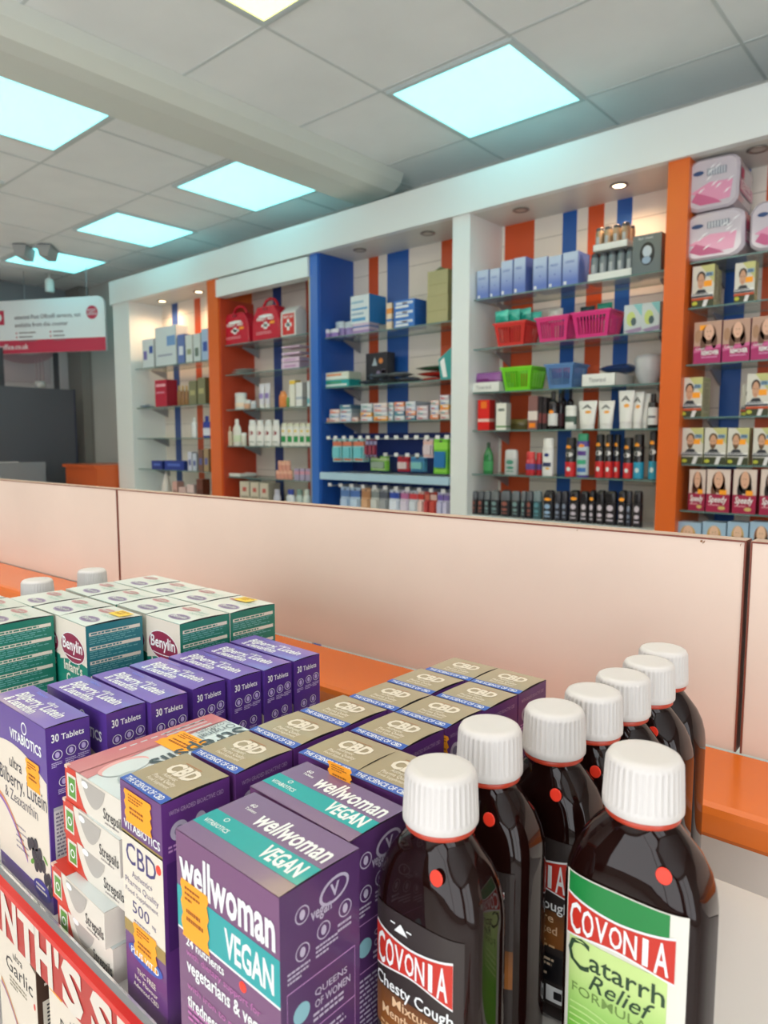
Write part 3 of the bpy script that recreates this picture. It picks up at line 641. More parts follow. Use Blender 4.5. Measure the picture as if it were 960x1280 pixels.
def shy(A, B, H, x, z):   # front surface of the shoulder near x, z
    return -B*.93
BOT = [(-.163, .219, 0), (-.1715, .2680, .02), (-.1595, .3075, 0), (-.1555, .3425, -.02), (-.1540, .3770, .01), (-.1525, .4110, 0), (-.1560, .4440, .01)]
bl = ['brown chesty cough bottle nearest the viewer, beside the purple vegan box', 'second brown cough bottle, its cap just behind the nearest bottle', 'third brown cough bottle in line, red dot high on its shoulder', 'fourth brown cough bottle of the line, mostly hidden by the green-labelled one', 'fifth brown cough bottle, middle of the distant white caps', 'sixth brown cough bottle, next to last before the partition', 'farthest brown cough bottle, standing against the orange ledge']
for i, (x, y, rz) in enumerate(BOT):
    place([('bottle_body', _bc[0], (0, 0, 0), [], 'dark amber glass body'), ('tamper_ring', _bc[1], (0, 0, 0), [], None), ('screw_cap', _bc[2], (0, 0, 0), [], 'white ribbed cap'), ('label', _bc[3], (0, 0, 0), [], None), ('dot_sticker', _bc[4], (.0095, -BB*.90, BHH-.0365), [], None)], 'medicine_bottle', (x, y, SZ), bl[i], 'medicine bottle', 'line of brown cough medicine bottles', rz)
place([('bottle_body', _bg[0], (0, 0, 0), [], 'dark amber glass body'), ('tamper_ring', _bg[1], (0, 0, 0), [], None), ('screw_cap', _bg[2], (0, 0, 0), [], 'white ribbed cap'), ('label', _bg[3], (0, 0, 0), [], 'green and white paper label'), ('dot_sticker', _bg[4], (.0145, -.0172*.905, .159-.0375), [], None)], 'medicine_bottle', (-.0990, .2660, SZ), 'brown catarrh relief bottle with a green and white label, standing rightmost', 'medicine bottle', None, 0)
for (x, y, lb) in ((-.727, .350, 'brown bottle behind the cough syrup boxes, right one of two white caps'), (-.715, .288, 'brown bottle behind the cough syrup boxes, left one of two white caps')):
    place([('bottle_body', _bc[0], (0, 0, 0), [], 'dark amber glass body'), ('tamper_ring', _bc[1], (0, 0, 0), [], None), ('screw_cap', _bc[2], (0, 0, 0), [], 'white ribbed cap'), ('label', _bc[3], (0, 0, 0), [], None)], 'medicine_bottle', (x, y, SZ-.006+.0), lb, 'medicine bottle')

# ---- banner strip and the boxes on the lower shelf
mb = MB(); ST = M((182, 50, 44), .4); STD = M((214, 36, 26), .35)
by = .1535
mb.box(-.62, -.04, by-.0012, by, -.3085, -.2750, ST)
rim = MB(); rim.box(-.62, -.04, by-.0032, by+.0008, -.2765, -.2730, STD); 
acr = MB(); acr.rings([[(x, y, z) for y, z in ((by+.0004, -.2785), (by+.0004, -.2735), (by+.0028, -.2710), (by+.0040, -.2710), (by+.0040, -.2785))] for x in (-.62, -.04)], M((196, 200, 200), .15, trans=.7), smooth=False)
d = Deco(mb, lambda u, v, l: (u, by-.0012-l, v), .0002)
for ch, a0, a1 in (('M', -.512, -.484), ('O', -.481, -.4585), ('N', -.4555, -.432), ('T', -.4295, -.405), ('H', -.4055, -.383), ("'", -.3795, -.3735), ('S', -.371, -.346), ('S', -.3375, -.313), ('P', -.309, -.287), ('E', -.284, -.266), ('C', -.263, -.239), ('I', -.236, -.230), ('A', -.227, -.201), ('L', -.198, -.180)):
    d.text(ch, a0, -.3062, .0268, M((222, 212, 198), .4), a1-a0, .045)
place([P('printed_card', mb), P('red_edge', rim, label='bright red top edge'), P('clear_holder', acr)], 'banner_strip', (0, 0, 0), "red shelf strip with white capitals reading MONTH'S SPECIAL below the boxes", 'sign')
BRN = M((104, 78, 58), .4); BRD = M((76, 54, 42), .45)
def herb(w, d, h, word, sub):
    b = MB(); b.box(-w/2, w/2, -d/2, d/2, 0, h, BRN, side=BRD); fr, ri, to = frames(w, d, h); F = Deco(b, fr); Rr = Deco(b, ri)
    n = 12; F.strip([(w*i/n*.99, 0.004) for i in range(n+1)], [(w*i/n*.99, h-.027+.003*math.sin(PI*i/n)-.010*max(0, i/n-.5)) for i in range(n+1)], WARM, 1)
    F.text('VITABIOTICS', w*.30, h-.0225, .0046, WARM, w*.62, .02)
    F.text('ultra', w*.42, h-.0395, .0055, BLACK, w*.24, 0); F.text(word, w*.22, h-.0510, .0098, BLACK, w*.68, .002); F.lines(w*.3, h-.0625, w*.85, h-.0545, 3, M((150, 140, 120), .6), 2, 3)
    cv = [(w*.05+w*.8*t/10, h-.066-.05*(t/10)**1.4) for t in range(11)]; F.strip(cv, [(u, v+.0025) for u, v in cv], M((206, 150, 90), .5), 2); F.strip([(u, v-.0025) for u, v in cv], cv, M((150, 100, 140), .5), 2)
    F.ell(w*.93, h-.056, .0014, .0022, M((220, 70, 60), .5), 2)
    Rr.lines(d*.15, h-.046, d*.8, h-.018, 5, WARM, 1, 4, .3); Rr.rect(d*.1, .01, d*.9, h-.052, CREAM, 1)
    for i in range(22): Rr.rect(d*.18, h-.056-i*.0026, d*.85, h-.0548-i*.0026, INK, 2)
    return b
place([P('carton', herb(.062, .030, .125, 'Garlic', ''))], 'supplement_carton', (-.4600, .1755, -.421), 'brown and white garlic supplement box under the red strip, lower left corner', 'medicine box')
b = herb(.066, .030, .125, 'Red Krill', ''); 
place([P('carton', b), P('price_sticker', sticker(.016, .022, 22), (-.0235, -.015, .1065), label='orange price sticker across the corner')], 'supplement_carton', (-.3775, .1755, -.421), 'white krill oil box with orange sticker, beneath the red strip', 'medicine box')
# ================================================================== GOODS ON THE WALL SHELVING
LF = .0006
def dec(mb, w, d, h): return [Deco(mb, f, LF) for f in frames(w, d, h)]
def k_carton(w, h, d, c=(230, 230, 226), side=None, top=None, bands=(), words=(), rough=.4, g=None):
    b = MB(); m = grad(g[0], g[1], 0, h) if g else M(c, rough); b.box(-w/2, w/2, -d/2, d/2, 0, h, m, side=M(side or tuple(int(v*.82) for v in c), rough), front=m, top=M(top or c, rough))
    F, Rr, T = dec(b, w, d, h)
    for (v0, v1, cc, *u) in bands:
        a, e = u if u else (0, 1); F.rect(w*a, h*v0, w*e, h*v1, M(cc, .4), 1)
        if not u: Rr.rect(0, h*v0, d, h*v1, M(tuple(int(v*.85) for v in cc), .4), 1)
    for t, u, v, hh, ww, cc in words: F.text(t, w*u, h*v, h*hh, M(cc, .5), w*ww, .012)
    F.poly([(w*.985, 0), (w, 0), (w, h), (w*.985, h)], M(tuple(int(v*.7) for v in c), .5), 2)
    return [P('carton', b)]
def k_bottle(w, h, d=None, c=(200, 40, 40), cap=(230, 230, 230), lab=None, labv=(.12, .6), neck=.36, capf=.22, sh=.68, words=(), cap_r=.46, band=None, oval=1, dome=False):
    r = w/2; sy = (d/w) if d else oval; b = MB()
    ch = h*(1-capf)
    b.lathe([(r*.9, 0), (r, h*.02), (r, h*sh), (r*.93, h*sh+(ch-h*sh)*.35), (r*max(neck, .1)*1.15+r*.08, ch-h*.015), (r*max(neck, .1), ch+h*.01)], M(c, .25, coat=.2), 20, sy=sy)
    pr = [P('bottle_body', b)]
    cm = MB(); rc = r*cap_r
    cm.lathe([(rc, ch), (rc, h*.97), (rc*.86, h)] if not dome else [(rc, ch), (rc, h-rc*.6), (rc*.82, h-rc*.25), (rc*.4, h)], M(cap, .4), 18, sy=sy)
    pr.append(P('cap', cm))
    if lab:
        l = MB(); l.lathe([(r*1.012, h*labv[0]), (r*1.012, h*labv[1])], M(lab, .45), 20, sy=sy, cap0=False, cap1=False)
        F = Deco(l, lambda u, v, q: (u, -sy*math.sqrt(max(0, (r*1.012)**2-u*u))-q, v), LF, sub=r*.25)
        for kk in words:
            if kk[0] == 'dot': F.ell(r*kk[1], h*kk[2], r*kk[3], h*kk[4], M(kk[5], .4), 1, 14)
            elif kk[0] == 'bar': F.rect(-r*.75, h*kk[1], r*.75, h*kk[2], M(kk[3], .4), 1)
            else: F.text(kk[0], -r*.7, h*kk[1], h*kk[2], M(kk[3], .4), r*1.4, .015)
        pr.append(P('label', l))
    return pr
def k_tube(w, h, d=.03, c=(232, 232, 226), cap=(225, 225, 220), words=(), band=None):
    b = MB(); hc = h*.17; n = 20
    def ring(z, a, bb): return [(a*math.cos(2*PI*i/n), bb*math.sin(2*PI*i/n), z) for i in range(n)]
    b.rings([ring(hc, w*.38, d*.45), ring(h*.3, w*.40, d*.45), ring(h*.7, w*.46, d*.25), ring(h*.93, w*.5, d*.07), ring(h, w*.5, d*.05)], M(c, .35))
    F = Deco(b, lambda u, v, q: (u, -(d*(.45 if v < h*.3 else .45-.4*(v-h*.3)/(h*.7)))*math.sqrt(max(0, 1-(u/(w*.5))**2))-q-.001, v), LF, sub=w*.12)
    for kk in words:
        if kk[0] == 'dot': F.ell(w*kk[1], h*kk[2], w*kk[3], h*kk[4], M(kk[5], .4), 1, 14)
        elif kk[0] == 'bar': F.rect(-w*.36, h*kk[1], w*.36, h*kk[2], M(kk[3], .4), 1)
        else: F.text(kk[0], -w*.28, h*kk[1], h*kk[2], M(kk[3], .4), w*.56, .015)
    cm = MB(); cm.rings([ring(0, w*.36, d*.44), ring(hc*.96, w*.37, d*.45)], M(cap, .35))
    return [P('tube_body', b), P('cap', cm)]
def k_stick(w, h, d=.03, c=(60, 62, 66), cap=(90, 94, 98), lab=(200, 200, 200), st=False):
    b = MB(); n = 20; q = 3
    def ring(z, a): return sup(w*.5*a, d*.5*a, q, n, z)
    b.rings([ring(0, .96), ring(h*.03, 1), ring(h*.64, 1)], M(c, .3))
    F = Deco(b, lambda u, v, s: (u, -d*.5*max(.02, 1-abs(u/(w*.5))**q)**(1/q)-s, v), LF, sub=w*.12)
    F.ell(0, h*.50, w*.30, h*.09, M(lab, .4), 1, 14); F.ell(0, h*.28, w*.32, h*.06, M(lab, .4), 1, 14); F.rect(-w*.3, h*.12, w*.3, h*.16, M(lab, .4), 1)
    if st: F.ell(w*.05, h*.76, w*.34, h*.055, ORANGE_ST, 2, 12)
    cm = MB(); cm.rings([ring(h*.645, .98), ring(h*.90, .95), ring(h*.97, .86), ring(h, .6)], M(cap, .25))
    return [P('stick_body', b), P('cap', cm)]
def k_pouch(w, h, d=.03, c=(200, 200, 200), c2=None, lying=False):
    b = MB(); n = 10; fr = []; 
    for s in (1, -1):
        vs = []; 
        for j in range(n+1):
            for i in range(n+1):
                u, v = i/n, j/n; t = (math.sin(PI*u)**.5)*(math.sin(PI*v)**.5)*(1+.12*math.sin(7*u+5*v))
                x, y, z = -w/2+w*u, -s*d/2*t, h*v
                if lying: x, y, z = -w/2+w*u, -d*0-h/2*0+(-.5+v)*lying, h/2+s*h/2*t
                vs.append((x, y, z))
        fs = [(j*(n+1)+i, j*(n+1)+i+1, (j+1)*(n+1)+i+1, (j+1)*(n+1)+i) for j in range(n) for i in range(n)]
        if s < 0: fs = [tuple(reversed(f)) for f in fs]
        if lying: fs = [tuple(reversed(f)) for f in fs] if s < 0 else fs
        lo = [f for f in fs if f[0] < (n+1)*n*.55]; hi = [f for f in fs if f[0] >= (n+1)*n*.55]
        b.add(vs, lo, M(c, .25), True); b.add(vs, hi, M(c2 or c, .25), True)
    return [P('pouch', b)]
def k_basket(w, h, d, c):
    b = MB(); m = M(c, .35); t = .003; tp = .80   # tapered tub: bottom is tp of top
    W0, W1, D0, D1 = w*tp/2, w/2, d*tp/2, d/2
    def side(fx):
        # fx(u in -1..1, z in 0..1, out) -> point ; builds two bands and bars
        for z0, z1 in ((0, .16), (.84, 1)):
            P8 = [fx(u, z, o) for o in (0, -t) for z in (z0, z1) for u in (-1, 1)]
            b.add(P8, [(0, 1, 3, 2), (5, 4, 6, 7), (2, 3, 7, 6), (4, 5, 1, 0)], m)
        k = 11
        for i in range(k+1):
            u0 = -1+2*(i/k)*.97; u1 = u0+2*.34/k
            if i == 0: u1 = u0+.22
            if i == k: u0, u1 = .80, 1
            P8 = [fx(u, z, o) for o in (0, -t) for z in (.16, .84) for u in (u0, u1)]
            b.add(P8, [(0, 1, 3, 2), (5, 4, 6, 7), (1, 5, 7, 3), (4, 0, 2, 6)], m)
    L = lambda z: (W0+(W1-W0)*z, D0+(D1-D0)*z)
    side(lambda u, z, o: (L(z)[0]*u, -L(z)[1]-o, h*z)); side(lambda u, z, o: (-L(z)[0]*u, L(z)[1]+o, h*z))
    side(lambda u, z, o: (L(z)[0]+o, L(z)[1]*u, h*z)); side(lambda u, z, o: (-L(z)[0]-o, -L(z)[1]*u, h*z))
    b.box(-W0, W0, -D0, D0, 0, t, m)
    r = MB()
    for x0, x1, y0, y1 in ((-W1-.005, W1+.005, -D1-.005, -D1+.001), (-W1-.005, W1+.005, D1-.001, D1+.005), (-W1-.005, -W1+.001, -D1, D1), (W1-.001, W1+.005, -D1, D1)): r.box(x0, x1, y0, y1, h-.006, h+.002, m)
    return [P('tub', b), P('rim', r)]

# column helper: front plane, pixel span of the front face -> width, position, height
def spot(x0, x1, yt, zs, Y, yb=None):
    yb = yb or yt+25
    A = at(x0, yb, 1, Y).x; B = at(x1, yb, 1, Y).x; h = at((x0+x1)/2, yt, 1, Y).z-zs
    return A, B, max(h, .008)
def put(kind, x0, x1, yt, zs, label, cat, name, group=None, Y=2.95, d=.06, rz=0, **kw):
    A, B, h = spot(x0, x1, yt, zs, Y)
    w = B-A
    spec = kind(w*.97, h, d, **kw)
    place(spec, name, ((A+B)/2, Y+d/2, zs+.0005), label, cat, group, rz)
def person(F, w, h, hair, skin, shirt, beard=False, long=False, cu=.45, cv=.66, s=1, l=1):
    hm = M(hair, .5); sk = M(skin, .5)
    if long: F.ell(w*cu, h*(cv-.06), w*.30*s, h*.27*s, hm, l, 18); F.ell(w*(cu-.2), h*(cv-.25), w*.13*s, h*.2*s, hm, l, 12); F.ell(w*(cu+.2), h*(cv-.22), w*.12*s, h*.2*s, hm, l, 12)
    else: F.ell(w*cu, h*(cv+.09), w*.20*s, h*.15*s, hm, l, 16)
    if shirt: F.poly([(w*(cu-.3), h*.30), (w*(cu+.32), h*.30), (w*(cu+.18), h*.42), (w*(cu-.12), h*.42)], M(shirt, .5), l)
    F.ell(w*cu, h*cv, w*(.20 if long else .155)*s, h*(.21 if long else .19)*s, sk, l+1, 18)
    if beard: F.poly([(w*(cu-.15*s), h*(cv-.03)), (w*(cu-.10*s), h*(cv-.16*s)), (w*cu, h*(cv-.21*s)), (w*(cu+.10*s), h*(cv-.16*s)), (w*(cu+.15*s), h*(cv-.03)), (w*(cu+.07*s), h*(cv-.08*s)), (w*cu, h*(cv-.07*s)), (w*(cu-.07*s), h*(cv-.08*s))], hm, l+2)
    for q in (-.06, .06): F.ell(w*(cu+q*s), h*(cv+.02), w*.018, h*.012, M((50, 36, 30), .5), l+3, 8)
    F.rect(w*(cu-.04*s), h*(cv-.118*s), w*(cu+.04*s), h*(cv-.105*s), M((170, 90, 80), .5), l+3)

# -------- right-hand bay: wrapped packs and hair colour boxes
def k_pads(w, h, d, seed=0):
    b = MB(); c = .24; film = M((198, 190, 200), .12, coat=.6); pk = M((222, 150, 182), .25, coat=.4); r = random.Random(seed)
    q = []
    for cx, cz, a0 in ((.5-c, c, -90), (.5-c, 1-c, 0), (-.5+c, 1-c, 90), (-.5+c, c, 180)):
        for t in (8, 32, 58, 82):
            a = math.radians(a0+t); q.append((cx+c*math.cos(a)*(1+r.uniform(-.05, .05)), cz+c*math.sin(a)*(1+r.uniform(-.05, .02))))
    def ring(y, k): return [(x*w*k, y, h*(.5+(z-.5)*k)) for x, z in q]
    rs = [ring(-d/2, .90), ring(-d/2+.012, 1), ring(0, .99), ring(d/2-.012, 1), ring(d/2, .9)]
    b.rings(rs, film, smooth=False)
    F = Deco(b, lambda u, v, s: (u, -d/2-s, v), LF)
    F.poly([(-w*.40, h*.36), (w*.1, h*.14), (w*.34, h*.16), (w*.38, h*.5), (-w*.05, h*.52)], pk, 1)
    F.poly([(-w*.38, h*.2), (-w*.2, h*.1), (w*.2, h*.1), (w*.05, h*.2), (-w*.28, h*.36)], M((196, 96, 140), .3), 2)
    F.ell(-w*.26, h*.72, w*.10, h*.045, M((40, 70, 120), .4), 2, 18); F.rect(-w*.10, h*.64, w*.26, h*.78, M((128, 134, 150), .3), 2)
    for i in range(7): F.rect(-w*.08+i*w*.048, h*.65, -w*.055+i*w*.048, h*.77, M((196, 200, 208), .3), 3)
    for i in range(9):
        x, z = r.uniform(-.34, .3)*w, r.uniform(.2, .8)*h; F.poly([(x, z), (x+w*.06, z+h*.03), (x+w*.13, z+h*.1), (x+w*.05, z+h*.06)], M((236, 238, 240), .1), 4)
    G = Deco(b, lambda u, v, s: (w/2*1.0+s, u, v), LF); G.rect(-d*.45, h*.27, d*.45, h*.5, pk, 1); G.rect(-d*.42, h*.53, -d*.2, h*.72, M((190, 60, 110), .3), 2); G.lines(-d*.4, h*.3, d*.4, h*.48, 4, WHITE, 2, seed)
    tp = MB(); tp.rings([[(x, y, z) for x, z in ((-w*.26, h*.995), (w*.26, h*.995), (w*.24, h*1.01), (-w*.24, h*1.01))] for y in (-d*.1, d*.1)], film, smooth=False)
    return [P('wrapped_bundle', b), P('film_seam', tp)]
for x0, x1, y0, y1, sd, lb in ((853, 932, 263, 330, 1, 'lower wrapped pad pack with pink corner panel, resting on the top shelf'), (936, 1010, 247, 318, 2, 'wrapped pad pack cut off by the right frame edge')):
    put(lambda w, h, d, **k: k_pads(w, h, d, sd), x0, x1, y0, .700, lb, 'sanitary pad pack', 'pad_pack', 'film-wrapped pad packs', Y=2.93, d=.22)
A, B, h1 = spot(853, 932, 263, .700, 2.93)
A, B, h = spot(856, 922, 196, .700+h1+.006, 2.93)
place(k_pads((B-A), h, .23, 3), 'pad_pack', ((A+B)/2, 3.047, .700+h1+.008), 'upper wrapped pad pack lying on top of another', 'sanitary pad pack', 'film-wrapped pad packs', .05)

def k_men(w, h, d, beard=False, tone=0):
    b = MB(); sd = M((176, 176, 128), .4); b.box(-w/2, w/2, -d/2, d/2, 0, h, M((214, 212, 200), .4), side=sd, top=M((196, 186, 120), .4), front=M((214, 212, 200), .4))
    F, Rr, T = dec(b, w, d, h)
    F.poly([(w*.35, h), (w, h), (w, h*.55)], M((196, 196, 130), .4), 1)
    F.rect(0, 0, w, h*.20, M((60, 66, 40), .4), 1); F.poly([(w*.5, 0), (w*.68, 0), (w*.85, h*.3), (w*.65, h*.3)], M((222, 222, 220), .4), 5)
    person(F, w, h, (52, 40, 32) if not tone else (96, 76, 48), (206, 158, 126), (40, 44, 52), beard, cu=.40, cv=.62, l=2)
    F.rect(0, h*.235, w*.98, h*.275, M((30, 44, 60), .4), 7); F.rect(0, h*.275, w, h*.33, M((232, 232, 226), .4), 7); F.lines(w*.04, h*.282, w*.96, h*.322, 1, M((40, 50, 80), .5), 8, 3, .8)
    if not beard: F.rect(0, h*.16, w, h*.22, M((190, 80, 40), .4), 7)
    F.ell(w*.16, h*.09, w*.13, h*.05, M((186, 190, 60), .4), 8, 12); F.rect(w*.62, h*.72, w*.95, h*.82, M((130, 164, 190), .4), 6); F.text('STR', w*.66, h*.735, h*.06, M((30, 40, 60), .5), w*.24, .02, l=7)
    Rr.rect(d*.08, h*.1, d*.92, h*.9, M((190, 186, 150), .4), 1); Rr.lines(d*.15, h*.15, d*.85, h*.85, 14, M((130, 124, 96), .5), 2, 3, .4)
    st = sticker(w*.36, h*.14, 31, .0012, False)
    return [P('carton', b), P('price_sticker', st, (w*(.22 if not beard else .18), -d/2, h*(.55 if not beard else .62)))]
def multi(n, z, lab, fn, spans, yt, cat, name, group, Y, d, **kw):
    for i, (x0, x1) in enumerate(spans): put(fn, x0, x1, yt[i] if isinstance(yt, (list, tuple)) else yt, z, lab[i], cat, name, group, Y=Y, d=d, **kw)
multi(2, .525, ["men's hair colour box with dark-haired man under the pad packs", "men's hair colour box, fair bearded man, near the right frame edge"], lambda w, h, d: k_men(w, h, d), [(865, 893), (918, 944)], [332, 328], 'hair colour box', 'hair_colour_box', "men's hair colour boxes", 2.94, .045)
for i, dd in enumerate((.047,)):
    A, B, h = spot(865, 893, 332, .525, 2.94)
    place(k_men((B-A)*.97, h-.012, .045), 'hair_colour_box', ((A+B)/2+.004*i, 2.94+.0225+dd, .5255), ["men's hair colour box hidden second in the file under the pad packs", "men's hair colour box at the back of the file under the pad packs"][i], 'hair colour box', "men's hair colour boxes")
def k_remover(w, h, d, tone=0):
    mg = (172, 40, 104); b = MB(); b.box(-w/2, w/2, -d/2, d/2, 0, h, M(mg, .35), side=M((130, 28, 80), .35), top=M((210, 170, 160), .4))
    F, Rr, T = dec(b, w, d, h); F.rect(0, h*.42, w, h, M((186, 150, 130), .45), 1)
    F.poly([(0, h*.34), (w, h*.44), (w, h*.36), (0, h*.26)], M((206, 100, 150), .4), 2)
    person(F, w, h, (104, 70, 52), (222, 178, 152), None, False, True, .55, .74, .9, l=2)
    F.ell(w*.15, h*.66, w*.12, h*.16, M((170, 130, 100), .5), 2, 12)
    F.text('REMOVER', w*.30, h*.20, h*.10, WHITE, w*.64, .03, l=4); F.text('Colour', w*.08, h*.33, h*.06, WHITE, w*.34, .01, l=4); F.lines(w*.3, h*.10, w*.9, h*.16, 1, M((220, 150, 190), .5), 4, 2)
    pr = [P('carton', b)]
    if tone: pr.append(P('price_sticker', sticker(w*.36, h*.12, 30, .0012, False), (-w*.12, -d/2, h*.86)))
    return pr
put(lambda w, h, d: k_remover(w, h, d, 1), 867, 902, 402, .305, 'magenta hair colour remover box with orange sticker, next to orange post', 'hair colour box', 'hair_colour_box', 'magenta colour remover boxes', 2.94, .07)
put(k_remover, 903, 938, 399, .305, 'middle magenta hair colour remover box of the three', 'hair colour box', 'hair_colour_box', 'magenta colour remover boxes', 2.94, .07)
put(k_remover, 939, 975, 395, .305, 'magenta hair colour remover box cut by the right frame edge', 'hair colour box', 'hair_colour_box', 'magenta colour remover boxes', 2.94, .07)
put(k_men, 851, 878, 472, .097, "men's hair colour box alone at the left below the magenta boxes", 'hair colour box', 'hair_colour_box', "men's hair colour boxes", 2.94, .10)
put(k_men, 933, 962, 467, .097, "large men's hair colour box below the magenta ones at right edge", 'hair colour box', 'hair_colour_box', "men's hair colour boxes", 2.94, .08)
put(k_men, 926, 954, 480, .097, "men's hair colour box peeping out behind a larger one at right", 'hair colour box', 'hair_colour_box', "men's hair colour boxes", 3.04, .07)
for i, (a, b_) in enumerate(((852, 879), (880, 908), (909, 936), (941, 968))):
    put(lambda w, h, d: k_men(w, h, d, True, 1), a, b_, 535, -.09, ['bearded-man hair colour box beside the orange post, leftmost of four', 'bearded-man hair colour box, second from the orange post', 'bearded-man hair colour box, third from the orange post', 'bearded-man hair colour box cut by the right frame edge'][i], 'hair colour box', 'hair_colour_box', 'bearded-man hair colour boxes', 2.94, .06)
def k_speedy(w, h, d, hair=(86, 50, 36), st=0):
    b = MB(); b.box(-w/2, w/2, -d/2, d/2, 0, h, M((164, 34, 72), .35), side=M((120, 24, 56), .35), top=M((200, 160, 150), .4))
    F, Rr, T = dec(b, w, d, h); F.rect(0, h*.42, w, h, M((222, 204, 192), .45), 1)
    person(F, w, h, hair, (220, 172, 142), None, False, True, .5, .76, .95, l=2)
    F.rect(0, 0, w, h*.42, M((164, 34, 72), .35), 6)
    F.text('Speedy', w*.10, h*.23, h*.15, WHITE, w*.80, .02, .25, l=7); F.lines(w*.1, h*.12, w*.6, h*.18, 1, M((220, 150, 160), .5), 7, 2); F.ell(w*.68, h*.10, w*.16, h*.045, M((206, 180, 110), .4), 7, 12)
    return [P('carton', b), P('price_sticker', sticker(w*.30, h*.11, 33, .0055, False), (w*.22, -d/2, h*.47))]
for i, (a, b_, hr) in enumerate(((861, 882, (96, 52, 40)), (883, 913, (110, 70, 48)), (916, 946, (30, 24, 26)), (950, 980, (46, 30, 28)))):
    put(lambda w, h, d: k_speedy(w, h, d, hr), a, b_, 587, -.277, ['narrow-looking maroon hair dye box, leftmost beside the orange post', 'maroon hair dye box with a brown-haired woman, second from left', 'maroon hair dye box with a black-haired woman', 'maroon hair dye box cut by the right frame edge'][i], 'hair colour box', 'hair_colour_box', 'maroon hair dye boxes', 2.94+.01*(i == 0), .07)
def k_blond(w, h, d, br=0):
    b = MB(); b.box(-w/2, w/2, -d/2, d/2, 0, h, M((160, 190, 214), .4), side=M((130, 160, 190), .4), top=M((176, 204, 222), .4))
    F, Rr, T = dec(b, w, d, h); person(F, w, h, (206, 164, 96) if not br else (150, 100, 64), (230, 190, 160), None, False, True, .5, .70, 1.0)
    F.rect(0, h*.02, w, h*.3, M((222, 206, 110), .4), 5)
    return [P('carton', b)]
for i, (a, b_) in enumerate(((843, 876), (877, 907), (908, 935), (936, 966))):
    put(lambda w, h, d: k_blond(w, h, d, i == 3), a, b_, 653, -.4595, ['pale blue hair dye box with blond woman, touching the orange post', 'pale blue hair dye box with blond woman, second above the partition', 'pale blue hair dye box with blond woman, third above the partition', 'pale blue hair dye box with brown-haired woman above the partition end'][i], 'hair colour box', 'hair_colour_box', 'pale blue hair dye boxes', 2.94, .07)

# -------- white bay
def W_(i): return ('%s shelf of the white bay' % ORD[i])
sp7 = [(596, 611, 338), (612, 625, 336), (626, 641, 326), (642, 657, 322), (666, 684, 322), (685, 702, 320), (703, 723, 315)]
for i, (a, b_, y) in enumerate(sp7):
    def kk(w, h, d):
        b = MB(); b.box(-w/2, w/2, -d/2, d/2, 0, h, grad((100, 124, 196), (190, 204, 226), h*.15, h*.85), side=M((96, 118, 186), .4), top=M((206, 214, 226), .4), front=grad((100, 124, 196), (190, 204, 226), h*.15, h*.85))
        F, Rr, T = dec(b, w, d, h); F.lines(w*.15, h*.66, w*.8, h*.74, 2, M((90, 110, 180), .5), 1, i); F.rect(w*.08, h*.04, w*.26, h*.14, WHITE, 1); F.ell(w*.5, h*.42, w*.05, w*.05, M((80, 100, 180), .5), 1)
        F.rect(w*.97, 0, w, h, M((110, 130, 190), .5), 2)
        return [P('carton', b)]
    put(kk, a, b_, y, .69, ['short blue-white shaded carton at the left end of the white bay top shelf', 'short blue-white shaded carton, second from the white post', 'taller blue-white shaded carton, third from the white post', 'blue-white shaded carton left of the gap in the row', 'blue-white shaded carton right of the gap in the row', 'blue-white shaded carton, last but one before the can trays', 'blue-white shaded carton standing against the can trays'][i], 'carton', 'lotion_carton', 'blue-white shaded cartons', d=.11)
TRY = M((232, 234, 228), .45)
def tray(w, d, h): b = MB(); b.box(-w/2, w/2, -d/2, d/2, 0, .003, TRY); b.box(-w/2, w/2, -d/2, -d/2+.002, 0, h, TRY); b.box(-w/2, w/2, d/2-.002, d/2, 0, h, TRY); b.box(-w/2, -w/2+.002, -d/2, d/2, 0, h, TRY); b.box(w/2-.002, w/2, -d/2, d/2, 0, h, TRY); return b
def k_can(w, h, d=None, c=(120, 130, 136)): 
    b = MB(); b.lathe([(w*.46, 0), (w*.5, h*.04), (w*.5, h*.80), (w*.42, h*.86)], M(c, .3, .3), 16); t = MB(); t.lathe([(w*.43, h*.86), (w*.43, h*.97), (w*.35, h)], M((70, 74, 80), .35), 16)
    b2 = Deco(b, lambda u, v, s: (u, -w*.5-s, v), LF); b2.rect(-w*.18, h*.3, w*.18, h*.6, M((176, 182, 184), .4), 2); return [P('can_body', b), P('cap', t)]
A, B, h = spot(733, 788, 349, .69, 2.96)
tw = B-A
place([P('tray', tray(tw, .11, .036))], 'display_tray', ((A+B)/2, 3.02, .6905), 'lower white cardboard tray filled with grey cans', 'tray', 'white trays of cans')
place([P('tray', tray(tw*.78, .10, .030))], 'display_tray', ((A+B)/2-.003, 3.02, .6905+.128), 'upper white cardboard tray stacked on the grey cans', 'tray', 'white trays of cans')
for r in range(2):
    n = (5, 4)[r]; ww = (tw if r == 0 else tw*.78)
    for i in range(n):
        for j in range(2):
            x = (A+B)/2-(.003 if r else 0)-ww/2+ww*(i+.5)/n; y = 3.02-.026+.052*j
            hh = .1225 if r == 0 else .100
            place(k_can(ww/n*.94, hh, c=(128, 138, 142) if r == 0 else (176, 150, 120)), 'body_spray_can', (x, y, .6905+.0032+(.128 if r else 0)), '%s small %s can from the left, %s row of the %s tray' % (ORD[i], 'grey' if r == 0 else 'tan', 'front' if j == 0 else 'back', 'lower' if r == 0 else 'upper'), 'spray can', 'cans in the white trays')
